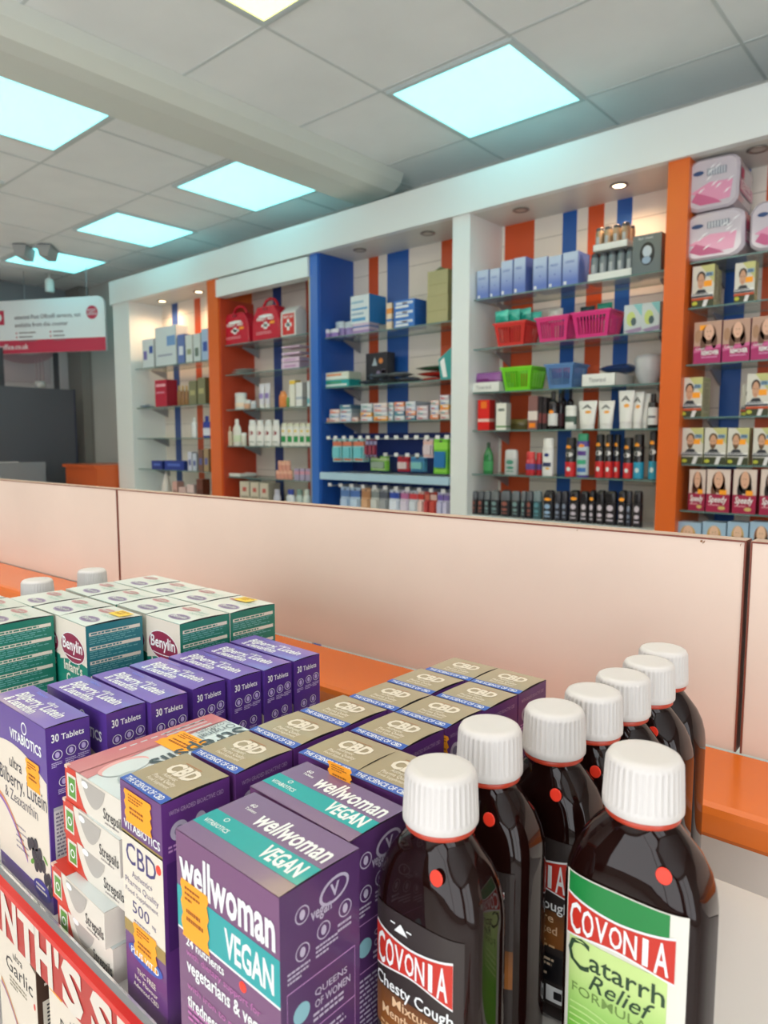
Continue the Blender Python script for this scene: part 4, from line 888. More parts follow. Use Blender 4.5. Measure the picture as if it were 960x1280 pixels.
def kdark(w, h, d):
    b = MB(); m = M((104, 116, 122), .3, .2); b.box(-w/2, w/2, -d/2, d/2, 0, h, m, side=M((70, 80, 88), .3)); F, Rr, T = dec(b, w, d, h); F.ell(w*.52, h*.5, w*.26, h*.30, M((26, 34, 44), .3), 1); F.ell(w*.52, h*.56, w*.16, h*.15, M((190, 206, 216), .3), 2); F.ell(w*.5, h*.34, w*.15, h*.10, M((150, 176, 200), .3), 2); F.text('for men', w*.2, h*.88, h*.06, M((200, 206, 210), .4), w*.5, .01)
    return [P('carton', b)]
put(kdark, 790, 827, 293, .69, 'steel grey gift box with a dark oval emblem beside the orange post', 'gift box', 'gift_box', d=.10)
# second shelf: baskets
def basket(x0, x1, yt, zs, c, lb, d=.15, Y=2.945): 
    A, B, h = spot(x0, x1, yt, zs, Y); place(k_basket((B-A), h, d, c), 'storage_basket', ((A+B)/2, Y+d/2, zs+.0005), lb, 'basket', 'slotted plastic baskets'); return A, B, h
A1 = basket(617, 656, 403, .452, (216, 58, 52), 'red slotted plastic basket holding teal packs')
A2 = basket(669, 710, 396, .452, (222, 62, 130), 'smaller pink slotted basket beside the red one')
A3 = basket(714, 762, 389, .452, (222, 56, 132), 'larger pink slotted basket in the middle of the white bay')
for i, (dx, dz, c) in enumerate(((-.085, .012, (40, 170, 150)), (-.035, .018, (50, 186, 160)), (.03, .022, (36, 160, 142)), (.075, .006, (60, 190, 166)))):
    place(k_pouch(.085, .062, .034, c, (90, 206, 186)), 'wipes_pack', ((A1[0]+A1[1])/2+dx*.7, 2.972+.034*i, .452+A1[2]*.92+dz), ['leftmost teal wipes pack heaped in the red basket', 'teal wipes pack second from left in the red basket', 'teal wipes pack third from left in the red basket', 'rightmost teal wipes pack heaped in the red basket'][i], 'wipes pack', 'teal packs in the red basket', (-.2, .1, -.1, .25)[i])
for i, (cx, c, lb) in enumerate(((A2, (206, 206, 200), 'pale packet standing up in the smaller pink basket'), (A3, (40, 60, 64), 'dark packet showing over the larger pink basket'), (A3, (56, 140, 120), 'green packet lying over the rim of the larger pink basket'))):
    place(k_pouch(.07, .06, .05, c), 'wipes_pack', ((cx[0]+cx[1])/2+(-.02, -.05, .03)[i], 3.02, .452+cx[2]*.80+(.01, .0, .005)[i]), lb, 'packet', None)
def kclear(w, h, d):
    b = MB(); m = M((196, 206, 206), .1, coat=.5); b.box(-w/2, w/2, -d/2, d/2, 0, h, m, side=M((170, 180, 184), .2)); F, Rr, T = dec(b, w, d, h)
    F.ell(w*.4, h*.5, w*.26, h*.26, M((190, 204, 120), .4), 1, 10); F.ell(w*.55, h*.4, w*.16, h*.15, M((72, 92, 96), .4), 2, 8); F.poly([(0, h*.1), (w*.3, 0), (w, h*.05), (w, h*.2)], M((150, 130, 160), .4), 1); F.poly([(w*.5, h), (w, h), (w, h*.55)], M((130, 190, 190), .3), 1)
    return [P('bag', b)]
put(kclear, 779, 801, 381, .452, 'clear bag with green contents beside the larger pink basket', 'cosmetic bag', 'cosmetic_bag', 'clear cosmetic bags', d=.06, rz=.1)
put(kclear, 802, 826, 378, .452, 'clear bag with green contents touching the orange post', 'cosmetic bag', 'cosmetic_bag', 'clear cosmetic bags', d=.06, rz=-.1)
# third shelf
def k_tray_item(w, h, d): 
    b = tray(w, d, h); F, Rr, T = dec(b, w, d, h); F.text('Tisserand', w*.22, h*.35, h*.34, GREY, w*.5, .01); return [P('tray', b)]
A, B, h = spot(587, 624, 478, .240, 2.945)
place(k_tray_item(B-A, h, .13), 'display_tray', ((A+B)/2, 3.01, .2405), 'white tray holding purple packs next to the white post', 'tray', 'white display trays')
for i in range(3): place(k_pouch((B-A)*.9, .078, .034, (120, 46, 120), (150, 90, 160)), 'sanitary_pack', ((A+B)/2+.003*i, 2.975+.036*i, .2405+.020+.003*i), ['front purple pack in the white tray by the white post', 'middle purple pack in the white tray by the white post', 'rear purple pack in the white tray by the white post'][i], 'packet', 'purple packs in the white tray')
A4 = basket(626, 664, 459, .240, (120, 214, 40), 'lime green slotted plastic basket')
A5 = basket(681, 716, 455, .240, (92, 134, 186), 'grey-blue slotted plastic basket with purple packs inside')
for i in range(3): place(k_pouch(.050, .050, .028, (96, 70, 150), (170, 100, 160)), 'sanitary_pack', ((A5[0]+A5[1])/2+(-.03, .01, .035)[i], 2.985+.035*i, .240+A5[2]*.45), ['purple pack at the front left of the grey-blue basket', 'purple pack in the middle of the grey-blue basket', 'purple pack at the back of the grey-blue basket'][i], 'packet', 'purple packs in the grey-blue basket')
A, B, h = spot(726, 768, 467, .240, 2.945)
place(k_tray_item(B-A, h, .20), 'display_tray', ((A+B)/2, 3.05, .2405), 'long white tray with a dark cloth on top right of the baskets', 'tray', 'white display trays')
place(k_pouch(.15, .045, .10, (34, 60, 110), (44, 76, 130), lying=.12), 'folded_cloth', ((A+B)/2+.05, 3.06, .2405+h+.002), 'navy folded cloth lying on the long white tray', 'cloth')
mb = MB(); mb.lathe([(.03, 0), (.055, .05), (.062, .11), (.05, .13), (.02, .135)], M((196, 200, 204), .3), 24)
place([P('rounded_body', mb)], 'carton_stand_in', ((A+B)/2+.17, 3.08, .2405), 'pale grey rounded stand-in for an open carton at the right of the third shelf', 'bag')  # simple rounded shape in place of a pale carton with open lid
# fourth shelf
z = .055
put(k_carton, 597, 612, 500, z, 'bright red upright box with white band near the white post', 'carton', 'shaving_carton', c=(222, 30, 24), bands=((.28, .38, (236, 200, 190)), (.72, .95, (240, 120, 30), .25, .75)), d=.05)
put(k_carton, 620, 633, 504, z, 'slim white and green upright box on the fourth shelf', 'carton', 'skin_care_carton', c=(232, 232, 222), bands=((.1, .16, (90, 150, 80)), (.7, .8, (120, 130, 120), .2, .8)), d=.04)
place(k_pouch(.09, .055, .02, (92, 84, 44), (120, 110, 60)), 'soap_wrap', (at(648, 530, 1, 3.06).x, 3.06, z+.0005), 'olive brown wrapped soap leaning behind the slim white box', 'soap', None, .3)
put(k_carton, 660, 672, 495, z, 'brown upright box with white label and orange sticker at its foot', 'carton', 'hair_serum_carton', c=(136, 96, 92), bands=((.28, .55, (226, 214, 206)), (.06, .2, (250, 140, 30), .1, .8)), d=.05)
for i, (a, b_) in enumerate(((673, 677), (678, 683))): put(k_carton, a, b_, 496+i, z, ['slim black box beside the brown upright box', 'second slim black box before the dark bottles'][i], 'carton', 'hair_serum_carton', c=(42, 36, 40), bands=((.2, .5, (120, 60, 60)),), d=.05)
put(k_bottle, 683, 695, 489, z, 'black bottle with white label and orange sticker, fourth shelf middle', 'bottle', 'hair_oil_bottle', c=(30, 24, 26), cap=(24, 22, 24), lab=(214, 216, 214), labv=(.10, .42), words=(('dot', 0, .46, .5, .05, (250, 150, 30)),), d=.035)
put(k_bottle, 694, 703, 492, z, 'black bottle with dark label squeezed next to the stickered one', 'bottle', 'hair_oil_bottle', c=(34, 26, 30), cap=(20, 20, 22), lab=(80, 40, 46), labv=(.1, .45), Y=3.0, d=.03)
for i, (a, b_) in enumerate(((697, 706), (707, 715))): put(k_bottle, a, b_, 486+i, z, ['tall black bottle at the back, left one behind the white tub', 'tall black bottle at the back, right one behind the white tub'][i], 'bottle', 'hair_oil_bottle', c=(26, 24, 30), cap=(18, 18, 20), Y=3.08, d=.03)
put(k_bottle, 704, 718, 507, z, 'short white and dark green tub before tall black bottles', 'tub', 'body_cream_tub', c=(226, 228, 222), cap=(232, 232, 228), neck=.9, cap_r=.98, capf=.12, sh=.8, lab=(70, 96, 84), labv=(.2, .55), words=(('bar', .1, .3, (226, 228, 222)),), d=.04)
for i, (a, b_, y) in enumerate(((720, 744, 501), (745, 766, 501), (770, 791, 488), (787, 803, 490), (800, 811, 492))):
    put(k_tube, a, b_, y, z, ['short wide white tube with orange spot, left of the pair', 'short wide white tube with orange spot, right of the pair', 'tall white tube, leftmost of the three taller ones', 'tall white tube with orange spot, middle of the taller three', 'tall white tube half hidden at the right of the taller three'][i], 'tube', 'lotion_tube', 'white lotion tubes in the white bay', Y=2.95+.02*(i in (3, 4))*(i-2), d=.04, words=(('A', .72, .14, (90, 96, 96)), ('dot', .08, .60, .17, .05, (246, 170, 70))) if i != 4 else ())
put(k_bottle, 808, 821, 492, z, 'black bottle with a white label beside the orange post, fourth shelf', 'bottle', 'shampoo_bottle', c=(30, 26, 30), cap=(24, 22, 26), lab=(222, 224, 222), labv=(.1, .6), sh=.72, words=(('bar', .3, .36, (90, 90, 100)),), d=.035)
# fifth shelf
z = -.160
put(k_bottle, 602, 614, 553, z, 'green glass bottle with long neck and orange sticker', 'bottle', 'bath_oil_bottle', c=(34, 120, 62), cap=(30, 60, 40), neck=.3, sh=.5, capf=.18, cap_r=.34, lab=(60, 150, 84), labv=(.1, .4), d=.035)
put(k_stick, 629, 645, 562, z, 'wide pale grey and green deodorant stick', 'deodorant', 'deodorant_stick', c=(186, 190, 190), cap=(206, 206, 206), lab=(70, 140, 120), d=.035)
put(k_bottle, 655, 667, 565, z, 'red and violet roll-on with white dome cap, left one', 'deodorant', 'roll_on', 'red and violet roll-ons', c=(200, 40, 50), cap=(216, 60, 60), lab=(90, 70, 140), labv=(.25, .5), neck=.8, cap_r=.85, capf=.3, sh=.66, d=.033)
put(k_bottle, 668, 676, 566, z, 'red and violet roll-on, right one beside the white spray', 'deodorant', 'roll_on', 'red and violet roll-ons', c=(196, 40, 50), cap=(216, 60, 60), lab=(90, 70, 140), labv=(.25, .5), neck=.8, cap_r=.85, capf=.3, sh=.66, d=.03, Y=2.98)
put(k_bottle, 676, 690, 548, z, 'white body spray with navy oval and dark swoosh', 'spray', 'body_spray', c=(232, 232, 228), cap=(236, 236, 232), neck=.95, cap_r=.88, capf=.24, sh=.74, lab=(230, 232, 230), labv=(.05, .7), words=(('dot', 0, .56, .45, .05, (30, 50, 120)), ('bar', .25, .36, (44, 56, 96)), ('dot', .2, .2, .4, .03, (230, 180, 60))), d=.036)
def k_men_spray(w, h, d, col): return k_bottle(w, h, None, c=(26, 24, 26), cap=(22, 20, 22), neck=.92, cap_r=.9, capf=.27, sh=.70, lab=col, labv=(.01, .38), dome=False, words=(('dot', 0, .57, .72, .055, (226, 226, 224)), ('dot', 0, .20, .42, .055, (216, 230, 226)), ('dot', -.1, .76, .5, .05, (250, 160, 30))))
put(lambda w, h, d: k_men_spray(w, h, d, (206, 30, 34)), 705, 718, 547, z, 'single black and red body spray left of the purple-green one', 'spray', 'body_spray', None, d=.036)
put(k_bottle, 719, 734, 542, z, 'purple, green and blue striped body spray with green cap', 'spray', 'body_spray', c=(90, 70, 150), cap=(50, 150, 110), neck=.95, cap_r=.9, capf=.18, sh=.78, lab=(180, 200, 206), labv=(.05, .7), words=(('bar', .5, .6, (90, 60, 140)), ('bar', .30, .40, (60, 170, 130)), ('bar', .12, .22, (60, 110, 180)), ('dot', 0, .72, .5, .04, (250, 150, 60))), d=.036)
for i, (a, b_) in enumerate(((741, 752), (753, 763), (764, 772))): put(lambda w, h, d: k_men_spray(w, h, d, (206, 34, 36)), a, b_, 543, z, ['black and red body spray, left of the trio, orange sticker', 'black and red body spray in the middle of the trio', 'black and red body spray, right of the trio'][i], 'spray', 'body_spray', 'black and red body sprays', Y=2.95+.02*(i == 2))
for i, (a, b_, c) in enumerate(((776, 788, (204, 34, 38)), (789, 802, (40, 156, 190)), (808, 820, (40, 150, 180)))): put(lambda w, h, d: k_men_spray(w, h, d, c), a, b_, 547-4*i, z, ['black and red body spray touching the cyan one', 'black and cyan body spray with orange sticker', 'black and cyan body spray against the orange post'][i], 'spray', 'body_spray', 'black and coloured body sprays')
# base row
z = -.365
st = [(586, 595, 0), (596, 603, 0), (604, 611, 1), (612, 622, 1), (624, 636, 0), (638, 648, 1), (650, 656, 1), (657, 664, 0), (665, 675, 2), (677, 690, 3), (692, 700, 4), (701, 708, 4), (710, 722, 5), (724, 734, 5), (735, 742, 5), (744, 754, 5), (755, 769, 5), (771, 781, 5), (782, 788, 4), (790, 801, 5)]
colr = [((44, 42, 46), (96, 100, 106), (150, 90, 80)), ((52, 56, 62), (110, 116, 120), (120, 150, 150)), ((60, 90, 96), (120, 136, 140), (90, 140, 150)), ((40, 40, 46), (34, 32, 36), (150, 180, 210)), ((44, 44, 54), (60, 60, 68), (130, 140, 160)), ((38, 34, 38), (30, 28, 32), (206, 196, 206))]
for i, (a, b_, k) in enumerate(st):
    c, cp, l_ = colr[k]
    put(k_stick, a, b_, 614 if k != 3 else 616, z, '%s dark deodorant from the white post in the lowest row' % ORD[i], 'deodorant', 'deodorant_stick', 'dark deodorants above the partition', c=c, cap=cp, lab=l_, d=.034, Y=2.95, st=i in (9, 12, 14, 17))
    if i in (0, 9, 12, 14, 17, 3, 4, 15):
        put(k_stick, a+2, b_+1, 613, z, '%s dark deodorant from the left standing in the second file' % ORD[i], 'deodorant', 'deodorant_stick', 'dark deodorants in the second file', c=c, cap=cp, lab=l_, d=.034, Y=3.0)

# -------- blue bay
z = .607
for i, (a, b_) in enumerate(((399, 410), (411, 421))): put(k_bottle, a, b_, 412-i, z, ['low lilac and white tub at the left end of the blue bay top shelf', 'low lilac tub, second from the left in the blue bay'][i], 'tub', 'cream_tub', c=(150, 120, 190), cap=(222, 220, 226), neck=.9, cap_r=1, capf=.45, sh=.5, d=.035)
for i, (a, b_) in enumerate(((417, 428), (429, 440))): put(k_bottle, a, b_, 402, z, ['white-lidded jar left of the blue and white cartons', 'white-lidded jar touching the blue and white cartons'][i], 'jar', 'cream_jar', c=(160, 140, 196), cap=(206, 216, 222), neck=.9, cap_r=1, capf=.4, sh=.55, d=.05, Y=3.0)
def stripes(n, a=(70, 150, 200), t=(230, 236, 238)): return tuple((i/n+.12/n, i/n+.45/n, a) for i in range(n))
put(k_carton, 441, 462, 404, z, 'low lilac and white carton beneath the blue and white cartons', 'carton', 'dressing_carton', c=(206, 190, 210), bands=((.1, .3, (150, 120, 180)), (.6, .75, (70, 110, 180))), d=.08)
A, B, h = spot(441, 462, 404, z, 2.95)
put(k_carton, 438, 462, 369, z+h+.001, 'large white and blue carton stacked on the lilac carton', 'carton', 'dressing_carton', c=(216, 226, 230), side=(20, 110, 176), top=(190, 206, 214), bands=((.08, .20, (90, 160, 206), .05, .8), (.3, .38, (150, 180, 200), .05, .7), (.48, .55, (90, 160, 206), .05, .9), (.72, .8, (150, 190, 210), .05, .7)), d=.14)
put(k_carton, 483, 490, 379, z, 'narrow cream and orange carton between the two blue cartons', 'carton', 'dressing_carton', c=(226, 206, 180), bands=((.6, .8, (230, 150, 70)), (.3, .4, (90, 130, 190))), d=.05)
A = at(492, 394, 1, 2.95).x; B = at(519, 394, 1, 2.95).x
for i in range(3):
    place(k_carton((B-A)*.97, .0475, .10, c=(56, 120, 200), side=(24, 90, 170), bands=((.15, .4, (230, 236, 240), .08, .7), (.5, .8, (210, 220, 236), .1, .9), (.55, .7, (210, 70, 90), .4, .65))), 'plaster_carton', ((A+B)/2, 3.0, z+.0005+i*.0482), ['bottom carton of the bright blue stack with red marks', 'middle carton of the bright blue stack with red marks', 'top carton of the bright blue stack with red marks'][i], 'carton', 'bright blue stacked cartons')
def k_cardbox(w, h, d, open_=False):
    b = MB(); m = M((178, 172, 128), .7, noise=12); b.box(-w/2, w/2, -d/2, d/2, 0, h, m, side=M((150, 142, 100), .7)); F, Rr, T = dec(b, w, d, h); F.rect(w*.06, h*.44, w*.94, h*.47, M((160, 152, 110), .7), 1)
    pr = [P('carton', b)]
    if open_:
        f = MB(); g = M((96, 104, 70), .7); f.add([(-w*.42, 0, 0), (w*.42, 0, 0), (0, 0, h*.17), (-w*.42, .003, 0), (w*.42, .003, 0), (0, .003, h*.17)], [(0, 1, 2), (5, 4, 3), (0, 2, 5, 3), (1, 4, 5, 2)], g); pr.append(P('flap', f, (0, -d*.25, h), label='dark raised flap'))
    return pr
A, B, h = spot(533, 560, 370, z, 2.95)
put(k_cardbox, 533, 560, 370, z, 'plain olive brown cardboard box, lower of the stacked two', 'cardboard box', 'cardboard_box', 'olive brown cardboard boxes', d=.10)
put(lambda w, h, d: k_cardbox(w, h, d, True), 534, 560, 338, z+h+.001, 'plain olive brown cardboard box with raised dark flap on top', 'cardboard box', 'cardboard_box', 'olive brown cardboard boxes', d=.09)
z = .318
A = at(405, 475, 1, 2.95).x; B = at(437, 475, 1, 2.95).x
for i in range(2):
    place(k_carton((B-A)*.97, .0425, .10, c=((40, 170, 170), (214, 222, 206))[i], bands=((.15, .4, (226, 236, 230), .05, .9), (.5, .8, (70, 150, 110) if i == 0 else (220, 150, 110), .1, .7))), 'tissue_pack', ((A+B)/2, 3.0, z+.0005+i*.0435), ['lower teal and white tissue pack in the blue bay', 'upper cream and white tissue pack lying on the teal one'][i], 'tissue pack', 'tissue packs')
def kb(w, h, d):
    b = MB(); b.box(-w/2, w/2, -d/2, d/2, 0, h, M((30, 34, 44), .3), side=M((24, 30, 44), .3)); F, Rr, T = dec(b, w, d, h)
    F.poly([(w*.3, h*.62), (w*.55, h*.62), (w*.43, h*.88)], M((170, 190, 200), .4), 1); F.ell(w*.72, h*.75, w*.1, h*.08, M((230, 140, 60), .4), 1)
    r = random.Random(4)
    for i in range(9): F.ell(w*r.uniform(.1, .9), h*r.uniform(.08, .5), w*.1, h*.08, M((90+int(60*r.random()), 130, 160), .4), 1, 8)
    return [P('carton', b)]
put(kb, 457, 484, 441, z, 'black box with pale triangle and bluish figures, second shelf', 'gift box', 'gift_box', d=.07, Y=3.07)
r = random.Random(5)
for i in range(5):
    x = at(462+i*12, 478, 1, 2.97).x
    place(k_pouch(.13, .030, .06, [(60, 66, 74), (96, 104, 110), (50, 54, 62), (110, 114, 118), (70, 74, 84)][i], [(90, 96, 104), (140, 146, 150), (70, 76, 84), (60, 64, 72), (120, 124, 128)][i], lying=.10), 'clothing_pouch', (x, 2.985, z+.001+(.031 if i % 2 else 0)), ['leftmost grey flat pouch under the black box', 'pale grey flat pouch lying on the leftmost one', 'dark grey flat pouch in the middle of the pile', 'grey and black flat pouch on top of the pile', 'mottled grey flat pouch at the right end of the pile'][i], 'pouch', 'grey flat pouches', .1*(i-2))
for i, (a, b_, c, c2) in enumerate(((514, 548, (196, 66, 56), (206, 80, 70)), (514, 546, (190, 60, 50), (150, 50, 46)), (513, 552, (36, 96, 70), (30, 84, 66)))):
    A = at(a, 475, 1, 2.97).x; B = at(b_, 475, 1, 2.97).x
    place(k_pouch((B-A)*1.2, .030, .06, c, c2, lying=.13), 'flat_pouch', ((A+B)/2, 3.10, z+.001+.031*i), ['lowest red flat pouch at the right of the second shelf', 'second red flat pouch, under the dark green one', 'dark green flat pouch lying on two red ones'][i], 'pouch', None, .05*i)
mb = MB(); mb.rings([[(-.035, y, .0), (.035, y, .0), (.03, y, .16), (-.05, y, .10)] for y in (0, .006)], M((60, 160, 156), .3), smooth=False)
Deco(mb, lambda u, v, s: (u, -s, v), LF).poly([(-.02, .01), (.005, .01), (-.015, .11), (-.04, .09)], WHITE, 1)
place([P('bag', mb)], 'carrier_bag', (at(558, 480, 1, 2.95).x, 2.95, z+.001), 'teal and white striped bag beside the white post', 'bag', None, .1)
# toothpaste cartons: columns of stacked long cartons seen end-on
z = .115; r = random.Random(9)
tcol = [(232, 150, 110), (226, 206, 200), (190, 200, 220), (226, 190, 180), (206, 214, 226), (240, 170, 80), (170, 190, 200), (196, 204, 210), (90, 130, 160), (206, 190, 200)]
spans = [(399, 411, 1), (411, 424, 3), (424, 439, 4), (439, 447, 1), (450, 465, 4), (466, 484, 4), (485, 491, 4), (492, 505, 4), (506, 519, 4), (520, 535, 3), (537, 548, 4), (549, 561, 5)]
cnt = 0
for i, (a, b_, n) in enumerate(spans):
    for k in range(n):
        c = tcol[(i+k*(i % 3)) % 10]; c2 = [(230, 110, 60), (60, 110, 180), (190, 60, 70), (60, 150, 150)][(i*2+k) % 4]
        A = at(a, 525, 1, 2.95).x; B = at(b_, 525, 1, 2.95).x; hh = .0245
        sp = k_carton((B-A)*.95, hh, .15, c, bands=((.2, .45, c2, .08, .55), (.5, .8, (236, 236, 236), .3, .9)))
        place(sp, 'toothpaste_carton', ((A+B)/2+r.uniform(-.003, .003), 3.03, z+.0005+k*(hh+.0003)), 'toothpaste carton, %s from the bottom in the %s pile of the blue bay' % (ORD[k], ORD[i]), 'toothpaste box', 'stacked toothpaste cartons in the blue bay')
        cnt += 1
# peg hooks and hanging packs
hookm = M((214, 218, 220), .3, .3)
def hook(x, z, y0=2.93, lb=''):
    b = MB(); b.tube([(0, 3.16-y0, 0), (0, .02, 0), (0, .006, .003), (0, 0, .012)], .0032, hookm); t = MB(); t.box(-.014, .014, -.004, -.001, -.003, .017, M((226, 228, 228), .4))
    place([P('rod', b), P('price_tip', t)], 'peg_hook', (x, y0, z), lb, 'hook', 'white peg hooks in the blue bay')
hx = [-3.03, -2.97, -2.90, -2.84, -2.77, -2.71, -2.64, -2.57, -2.50, -2.43, -2.36, -2.29, -2.22, -2.16]
for i, x in enumerate(hx): hook(x, .016, lb='%s white peg hook from the left, below the toothpaste cartons' % ORD[i])
hx2 = [-2.64, -2.56, -2.48, -2.41, -2.34, -2.27]
for i, x in enumerate(hx2): hook(x, -.080, 3.00, lb='%s white peg hook from the left in the middle hook row' % ORD[i])
hx3 = [-3.02, -2.93, -2.84, -2.75, -2.66, -2.58, -2.50, -2.42, -2.34, -2.26, -2.18]
for i, x in enumerate(hx3): hook(x, -.262, lb='%s white peg hook from the left in the lowest hook row' % ORD[i])
def k_hang(w, h, d, c=(200, 220, 226), c2=(60, 150, 170), blister=(230, 230, 230), st=False):
    """card with a blister hanging from its hole; origin at the bottom"""
    b = MB(); b.box(-w/2, w/2, 0, .0012, 0, h, M(c, .4)); F = Deco(b, lambda u, v, s: (-w/2+u, -s, v), LF)
    F.rect(0, h*.70, w, h*.90, M(c2, .4), 1); F.rect(w*.1, h*.05, w*.9, h*.14, M(c2, .4), 1); F.ell(w*.5, h*.93, w*.13, w*.06, M((60, 60, 70), .5), 2, 12)
    bl = MB(); bl.rings([[(x*w, y, zz*h) for x, zz in ((-.36, .18), (.36, .18), (.38, .4), (.36, .64), (-.36, .64), (-.38, .4))] for y in (-.0005, -.012, -.015)], M(blister, .15, coat=.4), smooth=False)
    return [P('card', b), P('blister', bl)]
def hang(x0, x1, y0, y1, zt, lb, name='hanging_pack', n=1, Y=2.95, group=None, **kw):
    A = at(x0, y0+20, 1, Y).x; B = at(x1, y0+20, 1, Y).x; zb = at(x0, y1, 1, Y).z
    for k in range(n):
        place(k_hang((B-A)*.96, zt-zb, 0, **kw), name, ((A+B)/2+.002*k, Y+.019*k, zb), lb if n == 1 else '%s, %s from the front' % (lb, ORD[k]), 'hanging pack', group)
zt = .014
for i, (a, b_) in enumerate(((416, 427), (429, 440), (442, 455))): hang(a, b_, 548, 577, zt, ['aqua hanging pack, leftmost below the toothpaste', 'aqua hanging pack, second below the toothpaste', 'aqua hanging pack, third below the toothpaste'][i], n=3, group='aqua hanging packs', c=(150, 206, 210), c2=(216, 120, 90), blister=(110, 196, 206))
for i, (a, b_) in enumerate(((457, 461), (462, 466), (467, 471))): hang(a, b_, 550, 572, zt, ['narrow dark red hanging pack beside the aqua ones', 'narrow dark red hanging pack, middle of three', 'narrow dark red hanging pack, right one of three'][i], group='narrow dark red packs', c=(120, 40, 60), c2=(150, 150, 190), blister=(150, 60, 80))
hang(463, 484, 566, 588, -.083, 'lime green hanging pack with dark centre', c=(130, 196, 70), c2=(200, 226, 170), blister=(150, 170, 150), n=2, Y=3.0)
hang(497, 511, 568, 589, -.083, 'red hanging pack with white window in the middle hook row', c=(196, 40, 56), c2=(160, 30, 50), blister=(220, 200, 200), n=2, Y=3.0)
hang(513, 531, 567, 589, -.083, 'blue and aqua hanging pack in the middle hook row', c=(80, 150, 190), c2=(60, 120, 170), blister=(130, 196, 196), n=2, Y=3.0)
hang(529, 541, 547, 572, zt, 'pale pink hanging pack left of the big green one', c=(214, 196, 206), c2=(230, 190, 180), blister=(216, 200, 206), n=2)
hang(542, 560, 549, 592, zt, 'large lime green pack hanging beside the white post', c=(120, 200, 60), c2=(150, 220, 80), blister=(50, 120, 180), n=2, Y=2.94)
zt = -.265
lows = [(426, 437, (170, 196, 226), (90, 130, 190)), (438, 450, (180, 206, 230), (80, 120, 190)), (452, 463, (206, 160, 120), (180, 130, 90)), (464, 474, (200, 204, 200), (130, 140, 140)), (475, 485, (150, 156, 160), (90, 96, 110)), (487, 499, (216, 226, 240), (50, 80, 180)), (501, 511, (214, 206, 226), (190, 110, 160)), (512, 522, (206, 216, 226), (210, 70, 80)), (523, 530, (226, 196, 190), (200, 60, 50)), (531, 537, (180, 60, 60), (206, 110, 90)), (538, 546, (190, 70, 60), (220, 190, 180)), (547, 554, (190, 190, 220), (120, 100, 180)), (555, 561, (200, 196, 226), (130, 110, 180))]
names = ['pale blue', 'second pale blue', 'tan', 'whitish', 'grey', 'white and royal blue', 'lilac and pink', 'white and red', 'pink-red', 'dark red', 'brick red', 'lavender', 'second lavender']
for i, (a, b_, c, c2) in enumerate(lows): hang(a, b_, 606, 648, zt, '%s toothbrush pack hanging just above the partition' % names[i], 'toothbrush_pack', group='toothbrush packs above the partition', c=c, c2=c2, blister=tuple(min(255, v+15) for v in c), n=2)

# -------- red-lined bay
z = .65
def k_kit(w, h, d):
    m = M((200, 28, 52), .25, coat=.3); b = MB()
    q = [(-.46, 0), (.46, 0), (.5, .06), (.48, .42), (.42, .62), (.30, .78), (-.30, .78), (-.42, .62), (-.48, .42), (-.5, .06)]
    b.rings([[(x*w*k, y, z_*h) for x, z_ in q] for y, k in ((-d/2, .96), (-d/2+.006, 1), (d/2-.006, 1), (d/2, .96))], m, smooth=False)
    F = Deco(b, lambda u, v, s: (u, -d/2-s, v), LF)
    F.ell(0, h*.56, w*.26, h*.035, WHITE, 1, 16); F.text('FIRST AID', -w*.3, h*.46, h*.07, WHITE, w*.6, .03); F.rect(-w*.06, h*.26, w*.06, h*.42, WHITE, 1); F.rect(-w*.14, h*.31, w*.14, h*.37, WHITE, 1); F.rect(w*.16, h*.36, w*.32, h*.42, ORANGE_ST, 1); F.lines(-w*.34, h*.12, w*.34, h*.2, 2, M((236, 170, 180), .4), 1, 3, .4)
    hd = MB(); hd.tube([(-.26*w, 0, h*.70), (-.24*w, 0, h*.84), (-.14*w, 0, h*.95), (0, 0, h*.985), (.14*w, 0, h*.95), (.24*w, 0, h*.84), (.26*w, 0, h*.70)], .010, m, 10)
    lt = MB(); lt.box(-.02, .02, -d/2-.004, -d/2+.004, h*.69, h*.75, M((150, 20, 40), .3))
    return [P('case', b), P('handle', hd), P('latch', lt)]
put(k_kit, 277, 311, 381, z, 'left red first aid case with carry handle behind the glass', 'first aid kit', 'first_aid_kit', 'red first aid cases', d=.09, Y=2.95)
put(k_kit, 314, 350, 371, z, 'right red first aid case with carry handle, next to the white box', 'first aid kit', 'first_aid_kit', 'red first aid cases', d=.09, Y=2.95)
def k_house(w, h, d):
    b = MB(); mw = M((224, 218, 214), .4); b.box(-w/2, w/2, -d/2, d/2, 0, h*.8, mw); b.rings([[(x, -d/2, h*.8), (x, d/2, h*.8), (x, 0, h)] for x in (-w/2, w/2)], mw, smooth=False)
    F, Rr, T = dec(b, w, d, h); F.rect(w*.10, h*.06, w*.9, h*.74, M((212, 50, 48), .35), 1); F.rect(w*.42, h*.2, w*.58, h*.56, WHITE, 2); F.rect(w*.28, h*.32, w*.72, h*.44, WHITE, 2); F.text('FIRST AID', w*.16, h*.60, h*.08, WHITE, w*.66, .02)
    return [P('carton', b)]
put(k_house, 351, 370, 382, z, 'white and red gabled first aid box right of the red cases', 'first aid kit', 'first_aid_box', d=.09)
z = .452
for i in range(3): place(k_pouch(.15, .014, .05, (206, 206, 204), (190, 192, 194), lying=.10), 'dressing_pack', (at(298+3*i, 466, 1, 3.0).x, 3.02, z+.001+.013*i), ['bottom thin white dressing pack below the red cases', 'middle thin white dressing pack below the red cases', 'top thin white dressing pack below the red cases'][i], 'dressing pack', 'flat white dressing packs', .15*(i-1))
